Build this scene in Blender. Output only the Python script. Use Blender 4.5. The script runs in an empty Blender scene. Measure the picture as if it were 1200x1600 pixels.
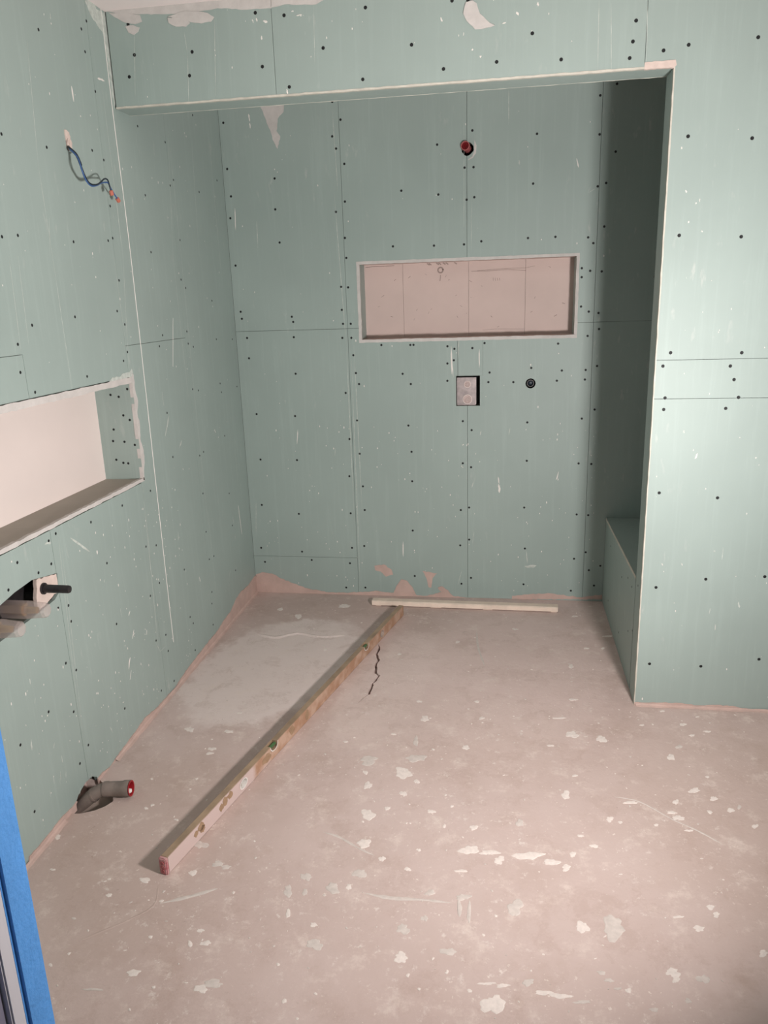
import bpy, bmesh, math, random
from mathutils import Vector, Matrix
random.seed(7)
S = bpy.context.scene
COL = S.collection

# ------------------------------------------------------------------ camera, world, lights, exposure
def make_camera():
    cam = bpy.data.cameras.new('camera')
    cam.sensor_fit = 'VERTICAL'; cam.sensor_height = 32.0
    cam.lens = 1199.38 / 1600 * 32.0
    cam.clip_start = 0.02; cam.clip_end = 50
    o = bpy.data.objects.new('camera', cam); COL.objects.link(o)
    rt = Vector((0.98792823, 0.15175811, -0.0311012)); up = Vector((-0.01114636, 0.26988292, 0.96282863)); d = Vector((-0.15451074, 0.95085892, -0.26831651))
    o.matrix_world = Matrix.Translation((1.4554, -2.9868, 1.6660)) @ Matrix((rt, up, -d)).transposed().to_4x4()
    S.camera = o
make_camera()
W = bpy.data.worlds.new('world'); S.world = W; W.use_nodes = True
W.node_tree.nodes['Background'].inputs[0].default_value = (0.60, 0.66, 0.75, 1)
W.node_tree.nodes['Background'].inputs[1].default_value = 0.03

def lamp(name, loc, energy, radius, color):
    l = bpy.data.lights.new(name, 'POINT'); l.energy = energy; l.shadow_soft_size = radius; l.color = color
    o = bpy.data.objects.new(name, l); o.location = loc; COL.objects.link(o); return o
def flood(name, loc, aim, energy, size, color):
    l = bpy.data.lights.new(name, 'AREA'); l.shape = 'DISK'; l.size = size; l.energy = energy; l.color = color
    o = bpy.data.objects.new(name, l); COL.objects.link(o); o.location = loc; o.rotation_euler = Vector(aim).to_track_quat('-Z', 'Y').to_euler(); return o
lamp('work_lamp_cutoff_fill', (2.17, -1.78, 1.16), 3.5, 0.12, (1.0, 0.935, 0.91))  # point fill added to soften the flood's cutoff on the floor
lamp('door_post_fill', (2.15, -3.3, 2.2), 3.6, 0.12, (1.0, 0.95, 0.92))          # unseen fill added to light the blue door post
flood('work_lamp', (2.17, -1.74, 1.16), (-.62, .77, .24), 63, 0.22, (1.0, 0.935, 0.91))      # the lamp that lights the site, just right of the frame
S.view_settings.view_transform = 'Standard'; S.view_settings.look = 'None'
S.view_settings.exposure = 0.0; S.view_settings.gamma = 1.0; S.view_settings.use_curve_mapping = False

# ------------------------------------------------------------------ materials
def mat(name, base, rough=0.7, spec=0.3, metal=0.0, var=0.0, vscale=6.0, bump=0.0, bscale=120.0, var2=None, alpha=1.0, trans=0.0, streak=0.0, specks=0.0):
    m = bpy.data.materials.new(name); m.use_nodes = True
    nt = m.node_tree; N = nt.nodes; L = nt.links; b = N['Principled BSDF']
    b.inputs['Roughness'].default_value = rough; b.inputs['Metallic'].default_value = metal
    b.inputs['Specular IOR Level'].default_value = spec; b.inputs['Alpha'].default_value = alpha
    b.inputs['Transmission Weight'].default_value = trans
    c = (*base, 1)
    b.inputs['Base Color'].default_value = c
    tc = N.new('ShaderNodeTexCoord')
    out = None
    def mix(a, bb, fac):
        x = N.new('ShaderNodeMix'); x.data_type = 'RGBA'
        if isinstance(a, tuple): x.inputs[6].default_value = a
        else: L.new(a, x.inputs[6])
        if isinstance(bb, tuple): x.inputs[7].default_value = bb
        else: L.new(bb, x.inputs[7])
        L.new(fac, x.inputs[0]); return x.outputs[2]
    def noise(scale, detail=4, vec=None, rough_=0.55):
        n = N.new('ShaderNodeTexNoise'); n.inputs['Scale'].default_value = scale; n.inputs['Detail'].default_value = detail; n.inputs['Roughness'].default_value = rough_
        L.new(vec if vec is not None else tc.outputs['Object'], n.inputs['Vector']); return n.outputs['Fac']
    def ramp(f, lo, hi, a=0.0, z=1.0):
        r = N.new('ShaderNodeMapRange'); r.inputs[1].default_value = lo; r.inputs[2].default_value = hi; r.inputs[3].default_value = a; r.inputs[4].default_value = z
        L.new(f, r.inputs[0]); return r.outputs[0]
    cur = c
    if var:
        v2 = tuple(min(1, x * (1 + var)) for x in base) if var2 is None else var2
        cur = mix(cur, (*v2, 1), ramp(noise(vscale), 0.35, 0.68))
    if streak:
        mp = N.new('ShaderNodeMapping'); mp.inputs['Scale'].default_value = (16, 16, 0.7); L.new(tc.outputs['Object'], mp.inputs['Vector'])
        cur = mix(cur, tuple(min(1, x * 1.35 + .02) for x in base) + (1,), ramp(noise(2.2, 6, mp.outputs[0], .7), 0.52, 0.8, 0, streak))
        mp2 = N.new('ShaderNodeMapping'); mp2.inputs['Scale'].default_value = (30, 30, 9); L.new(tc.outputs['Object'], mp2.inputs['Vector'])
        f = N.new('ShaderNodeMath'); f.operation = 'MULTIPLY'; L.new(ramp(noise(1.0, 3, mp2.outputs[0], .6), 0.62, 0.72, 0, 1), f.inputs[0]); L.new(ramp(noise(1.7, 2), 0.5, 0.62, 0, 0.35), f.inputs[1])
        cur = mix(cur, (0.62, 0.62, 0.58, 1), f.outputs[0])
    if specks:
        f = N.new('ShaderNodeMath'); f.operation = 'MULTIPLY'; L.new(ramp(noise(95, 2, None, .6), 0.70, 0.74, 0, specks), f.inputs[0]); L.new(ramp(noise(3.1, 2), 0.45, 0.6, 0.15, 1), f.inputs[1])
        cur = mix(cur, (0.62, 0.55, 0.50, 1), f.outputs[0])
    if not isinstance(cur, tuple): L.new(cur, b.inputs['Base Color'])
    if bump:
        bp = N.new('ShaderNodeBump'); bp.inputs['Strength'].default_value = bump; bp.inputs['Distance'].default_value = 0.004
        L.new(noise(bscale, 5), bp.inputs['Height']); L.new(bp.outputs[0], b.inputs['Normal'])
    m['mix'] = 1
    return m
GREEN = (0.305, 0.378, 0.353)
M = {}
M['drywall'] = mat('green_drywall', GREEN, .52, .42, var=.10, vscale=1.6, streak=.35, bump=.05, bscale=260)
M['drywall_edge'] = mat('drywall_cut_edge', (.60, .50, .45), .9, .1, var=.15, vscale=30, bump=.3)
M['paper_edge'] = mat('drywall_paper_edge', (.52, .50, .44), .9, .1, var=.25, vscale=25, bump=.2)
M['cavity'] = mat('dark_cavity', (.035, .03, .027), .95, .05)
M['seamback'] = mat('seam_filler_dark', (.10, .10, .085), .95, .05, var=1.2, vscale=9)
M['plaster'] = mat('white_plaster', (.60, .575, .55), .9, .15, var=-.12, vscale=20, bump=.5, bscale=60)
M['plaster_thin'] = mat('thin_plaster_film', (.45, .49, .455), .9, .15, var=.3, vscale=60, bump=.2)
M['plaster_pink'] = mat('pink_mortar', (.58, .43, .38), .95, .1, var=-.14, vscale=14, bump=.4, bscale=90)
M['niche_pink'] = mat('niche_plasterboard', (.63, .51, .47), .9, .12, var=-.06, vscale=5, bump=.1)
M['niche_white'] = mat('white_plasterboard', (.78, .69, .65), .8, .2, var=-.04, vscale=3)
M['niche_floor'] = mat('shaded_plasterboard', (.40, .37, .325), .9, .12, var=.06, vscale=9)  # white board, darkened in colour to stand for its shade
M['ceiling'] = mat('ceiling_plaster', (.80, .73, .71), .9, .1, var=-.05, vscale=2)
M['screw'] = mat('black_screw', (.012, .013, .014), .6, .3)
M['chalk'] = mat('plaster_splash', (.78, .75, .71), .9, .1)
M['splat'] = mat('floor_plaster_splat', (.80, .715, .665), .95, .05, var=-.12, vscale=80)
M['splat_faint'] = mat('floor_plaster_stain', (.67, .595, .55), .95, .05, var=-.14, vscale=50)
M['batten'] = mat('pale_pine', (.85, .71, .60), .75, .2, var=-.14, vscale=18, bump=.1)
M['alu'] = mat('scuffed_aluminium', (.43, .30, .20), .42, .5, metal=.1, var=-.3, vscale=14, bump=.08, bscale=40)
M['endcap'] = mat('red_plastic_cap', (.42, .12, .14), .6, .3, var=.6, vscale=60, var2=(.62, .42, .40))
M['vial'] = mat('green_vial', (.06, .13, .05), .25, .5)
M['black_plastic'] = mat('black_plastic', (.014, .012, .013), .42, .4, var=1.0, vscale=40)
M['blue_wire'] = mat('blue_insulation', (.05, .12, .30), .4, .4)
M['black_wire'] = mat('dark_insulation', (.012, .022, .035), .4, .4)
M['red_term'] = mat('red_terminal', (.52, .16, .11), .5, .4)
M['red'] = mat('red_plug', (.33, .012, .018), .45, .4)
M['red_dark'] = mat('dark_red_plug', (.16, .006, .010), .4, .4)
M['pinkrim'] = mat('dusty_red_pipe', (.42, .12, .12), .6, .3)
M['greypipe'] = mat('grey_pvc', (.205, .165, .145), .45, .4, var=.25, vscale=30, specks=.5)
M['brass'] = mat('brass', (.50, .33, .15), .35, .5, metal=.8)
M['steel'] = mat('galvanised_steel', (.50, .43, .42), .30, .5, metal=.55, var=-.25, vscale=40)
M['alu_light'] = mat('dull_port_metal', (.42, .33, .31), .4, .5, var=.4, vscale=50)
M['bluefilm'] = mat('blue_protective_film', (.10, .34, .78), .6, .3, var=.12, vscale=20, bump=.5, bscale=120)
M['whiteseal'] = mat('white_seal', (.68, .66, .70), .6, .3)
M['lilac'] = mat('shaded_frame_white', (.26, .245, .32), .6, .3)  # white frame face with its shade put into the colour
M['dust'] = mat('dust_lump', (.45, .36, .31), .95, .1)
def clear(name, c, rough, alpha):
    m = mat(name, c, rough, .5); b = m.node_tree.nodes['Principled BSDF']; b.inputs['Alpha'].default_value = alpha; return m
M['cap'] = clear('frosted_plastic', (.66, .55, .52), .3, .36)

def floor_material():
    m = bpy.data.materials.new('concrete_screed'); m.use_nodes = True
    nt = m.node_tree; N = nt.nodes; L = nt.links; b = N['Principled BSDF']
    b.inputs['Roughness'].default_value = .78; b.inputs['Specular IOR Level'].default_value = .22
    tc = N.new('ShaderNodeTexCoord'); V = tc.outputs['Object']
    def noise(s, d=5, r=.6, vec=V, col=False):
        n = N.new('ShaderNodeTexNoise'); n.inputs['Scale'].default_value = s; n.inputs['Detail'].default_value = d; n.inputs['Roughness'].default_value = r; L.new(vec, n.inputs['Vector']); return n.outputs['Color' if col else 'Fac']
    def ramp(f, lo, hi, a=0., z=1.):
        r = N.new('ShaderNodeMapRange'); r.interpolation_type = 'SMOOTHSTEP'; r.inputs[1].default_value = lo; r.inputs[2].default_value = hi; r.inputs[3].default_value = a; r.inputs[4].default_value = z; L.new(f, r.inputs[0]); return r.outputs[0]
    def mix(a, c, f):
        x = N.new('ShaderNodeMix'); x.data_type = 'RGBA'
        if isinstance(a, tuple): x.inputs[6].default_value = a
        else: L.new(a, x.inputs[6])
        x.inputs[7].default_value = c; L.new(f, x.inputs[0]); return x.outputs[2]
    def mul(a, c):
        x = N.new('ShaderNodeMath'); x.operation = 'MULTIPLY'; L.new(a, x.inputs[0])
        if isinstance(c, (int, float)): x.inputs[1].default_value = c
        else: L.new(c, x.inputs[1])
        return x.outputs[0]
    # a warped copy of the coordinates gives the trowelled patches ragged rims
    nz = noise(7, 5, .65, col=True)
    sub = N.new('ShaderNodeVectorMath'); sub.operation = 'SUBTRACT'; L.new(nz, sub.inputs[0]); sub.inputs[1].default_value = (.5, .5, .5)
    sc = N.new('ShaderNodeVectorMath'); sc.operation = 'SCALE'; L.new(sub.outputs[0], sc.inputs[0]); sc.inputs['Scale'].default_value = .32
    ad = N.new('ShaderNodeVectorMath'); ad.operation = 'ADD'; L.new(V, ad.inputs[0]); L.new(sc.outputs[0], ad.inputs[1])
    def blob(cx, cy, rx, ry, ang, soft):
        mp = N.new('ShaderNodeMapping'); mp.vector_type = 'TEXTURE'
        mp.inputs['Location'].default_value = (cx, cy, 0); mp.inputs['Rotation'].default_value = (0, 0, math.radians(ang)); mp.inputs['Scale'].default_value = (rx, ry, 1)
        L.new(ad.outputs[0], mp.inputs['Vector'])
        ln = N.new('ShaderNodeVectorMath'); ln.operation = 'LENGTH'; L.new(mp.outputs[0], ln.inputs[0])
        return ramp(ln.outputs['Value'], 1 - soft, 1 + soft, 1, 0)
    c = mix((0.54, 0.42, 0.382, 1), (0.61, 0.49, 0.455, 1), ramp(noise(1.3, 4), .35, .7))
    c = mix(c, (0.442, 0.323, 0.271, 1), mul(ramp(noise(3.6, 7, .7), .50, .72), .55))
    # big tonal areas of the screed, some with light painted in
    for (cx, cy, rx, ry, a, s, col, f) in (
        (.38, .22, .36, .56, -14, .12, (0.76, 0.655, 0.62, 1), .85),     # light skim left of the level, lightened more for weak light there
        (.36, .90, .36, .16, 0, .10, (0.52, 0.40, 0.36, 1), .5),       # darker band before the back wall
        (.95, .10, .17, .52, -12, .25, (0.76, 0.63, 0.585, 1), .6),      # skim around the crack, also lightened for weak light
        (1.50, .30, .42, .70, 0, .3, (0.74, 0.60, 0.56, 1), .55),  # lightened to put missing light into the far floor
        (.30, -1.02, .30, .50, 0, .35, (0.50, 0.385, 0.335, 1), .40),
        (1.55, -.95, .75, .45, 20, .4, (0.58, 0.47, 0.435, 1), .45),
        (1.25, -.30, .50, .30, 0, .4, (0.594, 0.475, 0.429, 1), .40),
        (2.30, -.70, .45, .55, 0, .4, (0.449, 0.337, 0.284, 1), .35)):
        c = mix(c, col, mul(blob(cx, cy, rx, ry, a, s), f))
    c = mix(c, (0.726, 0.620, 0.561, 1), mul(ramp(noise(9, 8, .75), .52, .70), .7))
    c = mix(c, (0.40, 0.285, 0.24, 1), mul(ramp(noise(6.5, 9, .75, ad.outputs[0]), .50, .66), .28))
    c = mix(c, (0.75, 0.67, 0.62, 1), mul(mul(ramp(noise(24, 6, .8), .56, .66), ramp(noise(1.9, 3), .40, .62)), .75))
    c = mix(c, (0.800, 0.713, 0.647, 1), mul(mul(ramp(noise(55, 4, .7), .62, .68), ramp(noise(2.3, 3), .42, .6)), .7))
    c = mix(c, (0.317, 0.231, 0.191, 1), mul(mul(ramp(noise(40, 5, .7), .62, .72), ramp(noise(4, 3), .5, .65)), .6))
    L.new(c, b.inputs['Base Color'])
    bp = N.new('ShaderNodeBump'); bp.inputs['Strength'].default_value = .55; bp.inputs['Distance'].default_value = .006
    h = N.new('ShaderNodeMath'); h.operation = 'ADD'; L.new(noise(5, 8, .62), h.inputs[0]); L.new(mul(noise(70, 4, .6), .25), h.inputs[1])
    L.new(h.outputs[0], bp.inputs['Height']); L.new(bp.outputs[0], b.inputs['Normal'])
    return m
M['floor'] = floor_material()

def level_side_material():
    # the face of the level: smeared with white plaster at its near end, further on bare metal with floor reflection painted tan
    m = bpy.data.materials.new('level_side'); m.use_nodes = True; nt = m.node_tree; N = nt.nodes; L = nt.links; b = N['Principled BSDF']
    b.inputs['Roughness'].default_value = .55; b.inputs['Specular IOR Level'].default_value = .4
    tc = N.new('ShaderNodeTexCoord'); sp = N.new('ShaderNodeSeparateXYZ'); L.new(tc.outputs['Object'], sp.inputs[0])
    n = N.new('ShaderNodeTexNoise'); n.inputs['Scale'].default_value = 9; n.inputs['Detail'].default_value = 5; L.new(tc.outputs['Object'], n.inputs[0])
    ma = N.new('ShaderNodeMath'); ma.operation = 'MULTIPLY_ADD'; L.new(n.outputs['Fac'], ma.inputs[0]); ma.inputs[1].default_value = .5; L.new(sp.outputs[1], ma.inputs[2])
    r = N.new('ShaderNodeMapRange'); r.inputs[1].default_value = .76; r.inputs[2].default_value = .86; L.new(ma.outputs[0], r.inputs[0])
    n2 = N.new('ShaderNodeTexNoise'); n2.inputs['Scale'].default_value = 16; n2.inputs['Detail'].default_value = 6; L.new(tc.outputs['Object'], n2.inputs[0])
    r2 = N.new('ShaderNodeMapRange'); r2.inputs[1].default_value = .42; r2.inputs[2].default_value = .62; L.new(n2.outputs['Fac'], r2.inputs[0])
    x = N.new('ShaderNodeMix'); x.data_type = 'RGBA'; x.inputs[6].default_value = (.40, .235, .15, 1); x.inputs[7].default_value = (.52, .36, .27, 1); L.new(r2.outputs[0], x.inputs[0])
    y = N.new('ShaderNodeMix'); y.data_type = 'RGBA'; y.inputs[6].default_value = (.58, .46, .43, 1); L.new(x.outputs[2], y.inputs[7]); L.new(r.outputs[0], y.inputs[0])
    L.new(y.outputs[2], b.inputs['Base Color']); return m
M['level_side'] = level_side_material()

# ------------------------------------------------------------------ mesh helpers
def link(name, me, m, parent=None, smooth=False):
    o = bpy.data.objects.new(name, me); COL.objects.link(o)
    for x in (m if isinstance(m, (list, tuple)) else [m]): me.materials.append(M[x] if isinstance(x, str) else x)
    if parent is not None: o.parent = parent
    if smooth:
        for p in me.polygons: p.use_smooth = True
    return o
def from_bm(name, bm, m, parent=None, smooth=False):
    bmesh.ops.recalc_face_normals(bm, faces=bm.faces[:])
    me = bpy.data.meshes.new(name); bm.to_mesh(me); bm.free(); return link(name, me, m, parent, smooth)
def add_box(bm, x0, x1, y0, y1, z0, z1, bev=0.0):
    g = bmesh.ops.create_cube(bm, size=1)
    for v in g['verts']: v.co = Vector((x0 + (v.co.x + .5) * (x1 - x0), y0 + (v.co.y + .5) * (y1 - y0), z0 + (v.co.z + .5) * (z1 - z0)))
    if bev:
        es = list({e for v in g['verts'] for e in v.link_edges}); bmesh.ops.bevel(bm, geom=es, offset=bev, segments=2, affect='EDGES')
def box(name, b, m, parent=None, bev=0.0):
    bm = bmesh.new(); add_box(bm, *b, bev); return from_bm(name, bm, m, parent)
def boxes(name, bl, m, parent=None, bev=0.0):
    bm = bmesh.new()
    for b in bl: add_box(bm, *b, bev)
    return from_bm(name, bm, m, parent)
def add_prism(bm, pts, axis, a, b):
    # pts: 2D outline in the two other axes (in x,y,z order); extruded along axis from a to b
    def P(p, t):
        return Vector((t, p[0], p[1])) if axis == 0 else Vector((p[0], t, p[1])) if axis == 1 else Vector((p[0], p[1], t))
    lo = [bm.verts.new(P(p, a)) for p in pts]; hi = [bm.verts.new(P(p, b)) for p in pts]
    n = len(pts)
    try:
        bm.faces.new(lo); bm.faces.new(hi[::-1])
        for i in range(n): bm.faces.new((lo[i], lo[(i + 1) % n], hi[(i + 1) % n], hi[i]))
    except ValueError: pass
def prism(name, pts, axis, a, b, m, parent=None):
    bm = bmesh.new(); add_prism(bm, pts, axis, a, b); return from_bm(name, bm, m, parent)
def circle(cx, cy, r, n=28, jit=0.0):
    return [(cx + r * (1 + random.uniform(-jit, jit)) * math.cos(2 * math.pi * i / n), cy + r * (1 + random.uniform(-jit, jit)) * math.sin(2 * math.pi * i / n)) for i in range(n)]
def cut(o, cutters):
    """exact boolean difference, baked into the mesh"""
    tmp = []
    for bmf in cutters:
        bm = bmesh.new(); bmf(bm); bmesh.ops.recalc_face_normals(bm, faces=bm.faces[:])
        me = bpy.data.meshes.new('c'); bm.to_mesh(me); bm.free()
        c = bpy.data.objects.new('c', me); COL.objects.link(c); tmp.append(c)
        md = o.modifiers.new('b', 'BOOLEAN'); md.operation = 'DIFFERENCE'; md.solver = 'EXACT'; md.object = c
    dg = bpy.context.evaluated_depsgraph_get(); dg.update()
    me = bpy.data.meshes.new_from_object(o.evaluated_get(dg), depsgraph=dg)
    o.modifiers.clear(); me.name = o.name; o.data = me
    for c in tmp: bpy.data.objects.remove(c, do_unlink=True)
    return o
CB = lambda *b: (lambda bm: add_box(bm, *b))
CP = lambda pts, ax, a, b: (lambda bm: add_prism(bm, pts, ax, a, b))
def ring_profile(bm, center, axis, prof, n=24, capa=True, capb=True):
    """surface of revolution: prof = [(t along axis, radius)]"""
    ax = Vector(axis).normalized(); u = ax.orthogonal().normalized(); v = ax.cross(u); c = Vector(center); prev = None; first = None
    for t, r in prof:
        cur = [bm.verts.new(c + ax * t + (u * math.cos(2 * math.pi * i / n) + v * math.sin(2 * math.pi * i / n)) * r) for i in range(n)]
        if prev:
            for i in range(n): bm.faces.new((prev[i], prev[(i + 1) % n], cur[(i + 1) % n], cur[i]))
        else: first = cur
        prev = cur
    if capa: bm.faces.new(first[::-1])
    if capb: bm.faces.new(prev)
def lathe(name, center, axis, prof, m, parent=None, n=24, capa=True, capb=True, smooth=False):
    bm = bmesh.new(); ring_profile(bm, center, axis, prof, n, capa, capb); o = from_bm(name, bm, m, parent, False)
    if smooth: shade(o)
    return o
def shade(o, ang=35):
    for p in o.data.polygons: p.use_smooth = True
    o.data.set_sharp_from_angle(angle=math.radians(ang))
def smooth_path(pts, k=6):
    P_ = [Vector(p) for p in pts]; out = []
    for i in range(len(P_) - 1):
        p0 = P_[max(i - 1, 0)]; p1 = P_[i]; p2 = P_[i + 1]; p3 = P_[min(i + 2, len(P_) - 1)]
        for j in range(k):
            t = j / k
            out.append(0.5 * ((2 * p1) + (p2 - p0) * t + (2 * p0 - 5 * p1 + 4 * p2 - p3) * t * t + (3 * p1 - p0 - 3 * p2 + p3) * t ** 3))
    out.append(P_[-1]); return out
def tube(name, path, r, m, parent=None, n=12):
    bm = bmesh.new(); prev = None; u = None; rf = r if callable(r) else (lambda t: r); N_ = len(path)
    for i, p in enumerate(path):
        t = (path[min(i + 1, N_ - 1)] - path[max(i - 1, 0)]).normalized()
        u = t.orthogonal().normalized() if u is None else (u - t * u.dot(t)).normalized()
        v = t.cross(u); rr = rf(i / (N_ - 1))
        cur = [bm.verts.new(p + (u * math.cos(2 * math.pi * k / n) + v * math.sin(2 * math.pi * k / n)) * rr) for k in range(n)]
        if prev:
            for k in range(n): bm.faces.new((prev[k], prev[(k + 1) % n], cur[(k + 1) % n], cur[k]))
        else: bm.faces.new(cur[::-1])
        prev = cur
    bm.faces.new(prev); o = from_bm(name, bm, m, parent); shade(o, 50); return o
def structure(o): o['kind'] = 'structure'; return o
def stuff(o): o['kind'] = 'stuff'; return o
def thing(name, label, cat, loc, rot=(0, 0, 0), group=None):
    o = bpy.data.objects.new(name, None); COL.objects.link(o); o.location = loc; o.rotation_euler = rot; o.empty_display_size = .05
    o['label'] = label; o['category'] = cat
    if group: o['group'] = group
    return o

# ------------------------------------------------------------------ measured positions (metres)
D = 1.1318; H = 2.3804; T = .1234; CEIL = 2.70; WX = 2.0; FRONT = -2.30; RIGHT = 4.4; REC = 3.2  # right and recess walls placed for low bounce, not measured
SCREWS_LEFT = [(-0.461,2.508),(-0.185,2.59),(-0.142,2.627),(-0.178,2.522),(-0.138,2.407),(-0.213,2.202),(-0.136,2.182),(-0.129,2.026),(-0.738,2.16),(-0.506,2.163),(-0.732,1.882),(-0.811,1.873),(-0.419,1.883),(-0.176,1.902),(-0.139,1.913),(-0.128,1.762),(-0.172,1.65),(-0.124,1.599),(-0.728,1.619),(-0.474,1.637),(-0.815,1.566),(-0.765,1.416),(-0.824,1.483),(-0.447,1.433),(-0.81,1.396),(-0.169,1.464),(-0.129,1.495),(-0.318,0.927),(-0.072,0.924),(-0.552,0.929),(-0.77,0.954),(-0.814,0.943),(-0.819,0.866),(-0.985,0.929),(-0.892,0.862),(-1.046,0.864),(-0.483,0.75),(-0.76,0.696),(-0.819,0.711),(-0.759,0.637),(-0.473,0.501),(-0.824,0.513),(-0.772,0.461),(-0.955,0.405),(-0.823,0.329),(-0.768,0.164),(-0.833,0.132),(-1.113,0.383),(-0.496,0.154),(-1.103,0.138),(0.178,2.354),(0.781,2.515),(0.433,2.34),(0.483,2.196),(0.442,2.168),(0.181,2.099),(0.776,2.181),(1.035,2.266),(0.49,1.946),(0.178,1.879),(0.46,1.775),(0.502,1.739),(0.818,1.68),(0.468,1.546),(0.47,1.491),(0.526,1.473),(0.204,1.542),(0.161,1.499),(0.47,1.281),(0.538,1.267),(0.839,1.222),(0.832,1.268),(0.166,1.214),(0.528,0.969),(0.477,0.961),(0.831,0.995),(0.177,1.016),(0.471,0.774),(0.822,0.685),(1.079,1.224),(1.069,1.478),(0.833,1.491),(-0.168,0.711),(-0.077,0.687),(-0.088,0.521),(-0.181,0.499),(0.171,0.488),(0.464,0.58),(0.532,0.43),(0.463,0.262),(0.449,0.205),(0.179,0.248),(0.206,0.204),(0.439,0.094),(-0.085,0.278),(-0.178,0.294),(-0.079,0.198),(0.196,0.069),(-0.057,0.04),(-0.186,0.062),(0.828,0.504),(0.817,0.25),(0.471,0.434)]
SCREWS_BACK = [(0.024,2.549),(0.025,2.332),(0.021,2.094),(0.034,2.2),(0.593,2.609),(0.631,2.526),(0.585,2.453),(0.602,2.396),(0.641,2.323),(0.636,2.146),(0.587,2.099),(0.628,1.971),(0.274,2.274),(0.267,2.126),(0.279,1.963),(1.11,2.385),(0.927,2.183),(1.113,2.156),(0.877,1.92),(1.088,1.915),(1.24,1.915),(1.282,2.438),(1.244,2.273),(1.288,2.273),(1.292,2.135),(1.254,2.125),(1.327,1.926),(1.955,2.597),(1.881,2.553),(1.885,2.385),(1.963,2.305),(1.592,2.405),(1.578,2.183),(1.886,2.155),(1.925,2.168),(1.925,1.97),(1.85,1.923),(1.876,1.895),(1.692,1.932),(1.558,1.932),(0.029,1.857),(0.037,1.619),(0.041,1.582),(0.062,1.48),(0.064,1.371),(0.631,1.873),(0.597,1.73),(0.634,1.726),(0.595,1.613),(0.598,1.541),(0.64,1.54),(0.591,1.468),(0.64,1.467),(0.647,1.376),(0.657,1.281),(0.672,1.222),(0.596,1.175),(0.653,1.024),(0.606,0.921),(0.66,0.838),(0.596,0.71),(0.671,0.652),(0.676,0.514),(0.32,1.585),(0.326,1.558),(0.324,1.478),(0.322,1.283),(0.304,1.051),(0.299,0.802),(0.086,0.805),(0.083,1.064),(0.073,0.538),(0.801,1.426),(0.956,1.423),(0.973,1.423),(0.911,1.273),(0.954,1.218),(0.936,0.994),(0.95,0.849),(0.95,0.683),(1.152,1.412),(1.188,1.398),(1.282,1.4),(1.345,1.424),(1.185,1.339),(1.151,1.323),(1.15,1.232),(1.372,1.272),(1.366,1.222),(1.231,1.016),(1.278,0.967),(1.23,0.785),(1.275,0.763),(1.218,0.52),(1.264,0.535),(1.825,1.779),(1.866,1.765),(1.826,1.736),(1.922,1.76),(1.828,1.594),(1.867,1.568),(1.915,1.56),(1.921,1.481),(1.866,1.448),(1.72,1.413),(1.587,1.292),(1.743,1.276),(1.863,1.277),(1.919,1.296),(1.496,1.22),(1.719,1.224),(1.861,1.228),(1.916,1.072),(1.853,1.025),(1.572,1.007),(1.573,0.799),(1.845,0.785),(1.911,0.782),(1.564,0.538),(0.049,0.277),(0.295,0.258),(0.066,0.19),(0.35,0.208),(0.593,0.287),(0.577,0.193),(0.665,0.3),(0.662,0.045),(0.548,0.042),(0.594,0.494),(0.29,0.487),(0.947,0.397),(0.953,0.124),(1.214,0.314),(1.264,0.349),(1.22,0.084),(1.274,0.121),(1.845,0.502),(1.906,0.499),(1.901,0.287),(1.84,0.248),(1.572,0.302),(1.568,0.09),(1.829,0.059),(1.953,0.093),(1.922,0.183),(1.982,0.21)]
SCREWS_FRONT = [(0.087,2.652),(0.099,2.552),(0.337,2.661),(0.321,2.546),(0.303,2.47),(0.07,2.482),(0.567,2.651),(0.671,2.635),(0.58,2.48),(0.675,2.408),(0.806,2.523),(0.962,2.636),(0.944,2.414),(1.12,2.51),(1.23,2.427),(1.413,2.436),(1.261,2.633),(1.315,2.63),(1.532,2.514),(1.63,2.428),(1.87,2.526),(1.863,2.465),(1.855,2.416),(1.963,2.431),(2.042,2.442),(2.258,2.448),(2.06,2.164),(2.267,2.146),(2.053,1.846),(2.26,1.833),(2.051,1.441),(2.297,1.436),(2.027,1.393),(2.262,1.389),(2.279,1.34),(2.042,1.276),(2.3,1.275),(2.04,1.233),(2.259,1.235),(2.044,0.912),(2.258,0.894),(2.056,0.524),(2.241,0.564),(2.457,0.58),(2.051,0.19),(2.251,0.188),(2.469,0.229)]
SCREWS_NICHE = [(-0.023,1.351),(-0.097,1.329),(-0.063,1.321),(-0.053,1.247),(-0.028,1.228),(-0.062,1.14),(-0.019,1.127),(-0.078,1.053),(-0.057,1.051),(-0.102,1.19),(-0.111,1.143),(-0.107,1.066)]
SCREWS_JAMB = [(0.134,1.712),(0.073,0.502),(0.142,0.272),(0.413,0.458),(0.566,0.309)]
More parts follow.
